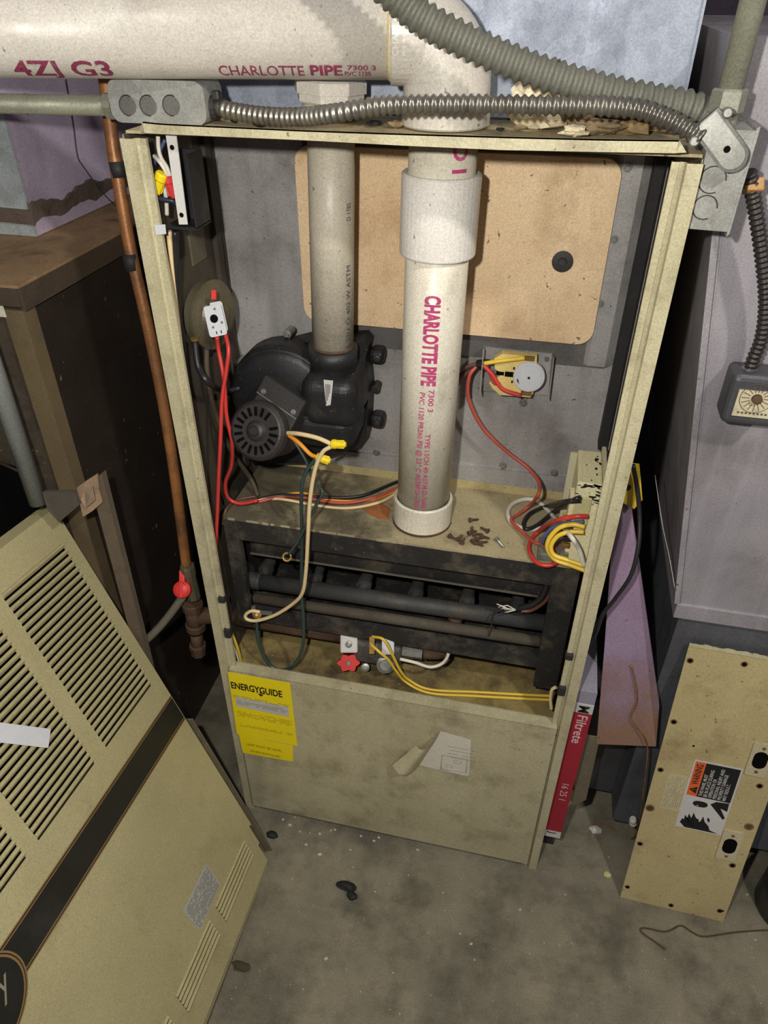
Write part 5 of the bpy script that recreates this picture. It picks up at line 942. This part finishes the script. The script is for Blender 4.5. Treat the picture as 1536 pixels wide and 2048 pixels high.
# ================================================================== WARNING PANEL LEANING ON THE RETURN DUCT
A0 = PZ(1240, 1795, 0.0); B0_ = PZ(1447, 1845, 0.0); wu = (B0_-A0).normalized(); wv = V((0.005, 0.194, 0.981)); wv = (wv-wu*wv.dot(wu)).normalized(); wn = wu.cross(wv).normalized(); wn = wn if wn.y < 0 else -wn
WP = thing('warning_panel', 'tan sheet metal access panel with a warning sticker, leaning on the return duct', 'panel', A0)
def Q(u, v, h=0.0): return A0+wu*u+wv*v+wn*h
m = MB(); PW, PH = 0.1905, 0.598
m.prism([Q(0, 0.001), Q(PW, 0.001), Q(PW, PH), Q(0, PH)], -wn*0.0012); PSK = m.build('panel_skin', TANPAN, WP)
m = MB(); rnn = random.Random(4); k = 26
for i in range(k):
    a, b = PW*i/k, PW*(i+1)/k; ha, hb = 0.003+rnn.random()*0.003, 0.003+rnn.random()*0.003
    m.hexa([Q(a, PH-0.001, -0.001), Q(b, PH-0.001, -0.001), Q(b, PH-0.001, 0.002), Q(a, PH-0.001, 0.002)], [Q(a, PH+ha, -0.001), Q(b, PH+hb, -0.001), Q(b, PH+hb, 0.003), Q(a, PH+ha, 0.003)])
m.build('gasket_edge', mat('pale_gasket', (206, 198, 158), rough=0.9), WP)
for (u, v, r) in ((0.008, 0.569, .0038), (0.088, 0.580, .0038), (0.009, 0.442, .0038), (0.009, 0.334, .0038), (0.009, 0.242, .0055), (0.009, 0.151, .0038), (0.008, 0.033, .0034), (0.093, 0.012, .0036), (0.178, 0.028, .0038), (0.183, 0.030, .0022), (0.172, 0.149, .0042), (0.176, 0.248, .0055), (0.170, 0.343, .0040), (0.05, 0.40, .002)):
    MB().lathe(Q(u, v, 0.0001), wn, [(0, r), (0.0004, r*0.95)], 14, 0, False).build('screw_hole', RUSTI if r > 0.005 else VOID, PSK)
    if r > 0.0033: MB().lathe(Q(u, v, -0.0002), wn, [(0, r*1.6), (0.0004, r*1.45)], 14, 0, False).build('hole_stain', mat('brown_stain', (130, 100, 62), (112, 84, 50), rough=0.9), PSK)
for (u0, v0) in ((0.139, 0.364), (0.1385, 0.161)):
    m = MB(); m.prism([Q(u0+a, v0+b, 0.0004) for a, b in rrect(0.034, 0.071, 0.004)], wn*0.0026); PT2 = m.build('outlet_plate', mat('pale_plate', (196, 186, 154), (180, 170, 138), rough=0.5), WP)
    cu_, cv_ = u0+0.017, v0+0.0355
    def cap(w_, h_, n=10):
        r = w_/2; return [(cu_+r*math.cos(t), cv_+h_/2-r+r*math.sin(t)) for t in [PI*i/n for i in range(n+1)]]+[(cu_+r*math.cos(t), cv_-h_/2+r+r*math.sin(t)) for t in [PI+PI*i/n for i in range(n+1)]]
    MB().prism([Q(a, b, 0.0031) for a, b in cap(0.0225, 0.036)], wn*0.0003).build('oval_hole', VOID, PT2)
    for b in (v0+0.010, v0+0.061): MB().lathe(Q(cu_, b, 0.003), wn, [(0, 0.0030), (0.0012, 0.0026)], 12, 0, False).build('screw', BRASS, PT2)
m = MB(); m.prism([Q(a, b, 0.0002) for a, b in ((0.024, 0.248), (0.058, 0.248), (0.058, 0.331), (0.024, 0.331))], wn*0.0003)
rnd = random.Random(12)
for i in range(9):
    u = 0.0275+0.0034*i; v = 0.253
    while v < 0.326:
        a = rnd.uniform(0.001, 0.004)
        if rnd.random() < 0.7: m.add([Q(u, v, 0.0007), Q(u, v+a, 0.0007), Q(u+0.0013, v+a, 0.0007), Q(u+0.0013, v, 0.0007)], [(0, 1, 2, 3)], 1)
        v += a+0.0009
m.build('faded_label', [mat('faded_paper', (196, 186, 148), rough=0.8), flat('faded_paper_print', (164, 152, 116), 0.8)], WP)
# warning sticker, reading upward
m = MB(); s0u, s1u, s0v, s1v = 0.058, 0.137, 0.214, 0.372; h = 0.0004
def rect(u0, u1, v0, v1, hh, mm): m.add([Q(u0, v0, hh), Q(u1, v0, hh), Q(u1, v1, hh), Q(u0, v1, hh)], [(0, 1, 2, 3)], mm)
m.prism([Q(s0u, s0v, 0.0002), Q(s1u, s0v, 0.0002), Q(s1u, s1v, 0.0002), Q(s0u, s1v, 0.0002)], wn*0.0003, 0)
vm = 0.292; rect(s0u+0.003, s0u+0.020, vm, s1v-0.003, 0.0007, 1); rect(s0u+0.020, s1u-0.003, vm, s1v-0.003, 0.0007, 2)
put_text(m, 'WARNING', Q(s0u+0.0165, vm+0.026, 0.001), wv, -wu, 0.0155, 2, width=0.046, bold=0.02)
tri = [Q(s0u+0.0175, vm+0.006, 0.001), Q(s0u+0.0175, vm+0.022, 0.001), Q(s0u+0.0045, vm+0.014, 0.001)]; m.add(tri, [(0, 1, 2)], 2)
put_text(m, '!', Q(s0u+0.0165, vm+0.0130, 0.0012), wv, -wu, 0.0105, 1)
for i, (t, wd) in enumerate((('THIS PANEL MUST', 0.050), ('BE IN PLACE DURING', 0.062), ('OPERATION OR', 0.044), ('PERSONAL INJURY AND', 0.068), ('PROPERTY DAMAGE', 0.058), ('MAY RESULT.', 0.039))):
    put_text(m, t, Q(s0u+0.0285+0.0078*i, vm+0.003, 0.001), wv, -wu, 0.0084, 0, width=wd, bold=0.012)
# pictogram: head, raised hand, flames (turned on its side like the lettering)
def pic(pts, mm=2): m.add([Q(u, v, 0.0009) for u, v in pts], [list(range(len(pts)))], mm)
pic([(0.0880+0.0125*math.copysign(abs(math.cos(t))**0.7, math.cos(t)), 0.2765+0.0068*math.sin(t)) for t in [2*PI*i/24 for i in range(24)]])
m.add([Q(0.088+0.0045*math.cos(t)*0.3-0.004, 0.2725+0.0012*math.sin(t), 0.0011) for t in [2*PI*i/10 for i in range(10)]], [tuple(range(10))], 0)
pic([(0.104, 0.281), (0.112, 0.289), (0.133, 0.291), (0.134, 0.272), (0.122, 0.276), (0.134, 0.256), (0.131, 0.252)])
fl = [(0.074, 0.216), (0.064, 0.226), (0.0665, 0.236), (0.070, 0.231), (0.069, 0.245), (0.074, 0.235), (0.075, 0.250), (0.0805, 0.238), (0.082, 0.254), (0.088, 0.243), (0.094, 0.240), (0.093, 0.234), (0.098, 0.238), (0.099, 0.250), (0.104, 0.238), (0.112, 0.230), (0.116, 0.221), (0.131, 0.2165)]
ctr = (0.094, 0.2165)
for a, b in zip(fl, fl[1:]): m.add([Q(*a, 0.0009), Q(*b, 0.0009), Q(*ctr, 0.0009)], [(0, 1, 2)], 2)
pic([(0.108, 0.250), (0.112, 0.243), (0.110, 0.238), (0.106, 0.246)])
m.build('warning_sticker', [WSTICK, ORANGE, INK], WP, label='black, white and orange WARNING sticker with flame pictogram')
# canister at the right
m = MB(); cc = V((1.105, 0.030, 0)); m.lathe(cc, (0, 0, 1), [(0, 0.060), (0.004, 0.064), (0.10, 0.064), (0.125, 0.054), (0.135, 0.035), (0.136, 0.018), (0.155, 0.016)], 32, 0, True); CN = m.build('canister', mat('glossy_black_tin', (40, 40, 42), (30, 30, 32), (90, 86, 80), 0.3, amt=0.15), None, 'glossy black canister with an orange collar beside the warning panel', 'canister')
MB().lathe((1.105, 0.030, 0.140), (0, -0.3, 1), [(0, 0.018), (0.003, 0.021), (0.009, 0.021), (0.010, 0.013)], 20, 0, True).build('collar', mat('orange_collar', (206, 156, 70), rough=0.5), CN)
# ================================================================== LITTER ON THE FLOOR
wire('rusty_wire', [PZ(x, y, 0.003) for x, y in ((1330, 1898), (1308, 1882), (1290, 1870), (1281, 1860), (1290, 1856), (1325, 1863), (1342, 1860), (1362, 1851), (1384, 1864), (1408, 1873), (1460, 1866), (1500, 1862), (1545, 1860))], 0.0016, RUSTI, 'bent rusty wire lying on the concrete in front of the warning panel')
fl_ = [((693, 1775), (1.8, 0.9, 0.6), 0.011, BLACKR, 'black rubber scrap lying in the middle of the floor'), ((704, 1793), (1.2, 1.0, 0.6), 0.009, BLACKR, 'small torn black scrap touching the rubber scrap'), ((545, 1672), (1.5, 0.9, 0.6), 0.0085, BLACKR, 'small black chip beside the louvered door corner'),
       ((1190, 1660), (1.5, 1.0, 0.7), 0.0085, flat('white_plastic', (214, 212, 204)), 'white plastic cap on the floor behind the right post'), ((1214, 1751), (1.2, 1.0, 0.5), 0.006, mat('cream_chip', (206, 196, 140), rough=0.8), 'cream paint chip on the floor near the warning panel'),
       ((483, 1935), (1.8, 0.9, 0.3), 0.010, mat('brown_clod', (74, 64, 48), rough=0.95), 'flat brown clod on the floor beside the louvered door')]
for i, ((x, y), sq, r, mt, lab) in enumerate(fl_): lumps(PZ(x, y, 0.0)+V((0, 0, r*sq[2]*0.75)), r, 70+i, 2, 0.25, sq).build('scrap' if i != 3 else 'cap', mt, None, lab, 'debris')
rnd = random.Random(21); CH = mat('pale_grit', (196, 190, 170), rough=0.9)
for i, (x, y) in enumerate([(600, 1664), (612, 1690), (640, 1668), (670, 1660), (662, 1662), (757, 1675), (748, 1682), (722, 1672), (835, 1700), (750, 1784), (1130, 1790), (920, 1868), (942, 1888), (786, 1946), (652, 1918), (1218, 1715), (1510, 1880), (1494, 1790), (640, 1710), (700, 1700), (580, 1650), (566, 1640), (590, 1635), (1040, 1820)]):
    lumps(PZ(x, y, 0.0)+V((0, 0, 0.0015)), rnd.uniform(0.0018, 0.0034), 90+i, 1, 0.4, (1.3, 1, 0.7)).build('grit', CH, None, 'tiny pale chip of grit on the concrete floor', 'debris', 'pale grit on the floor')
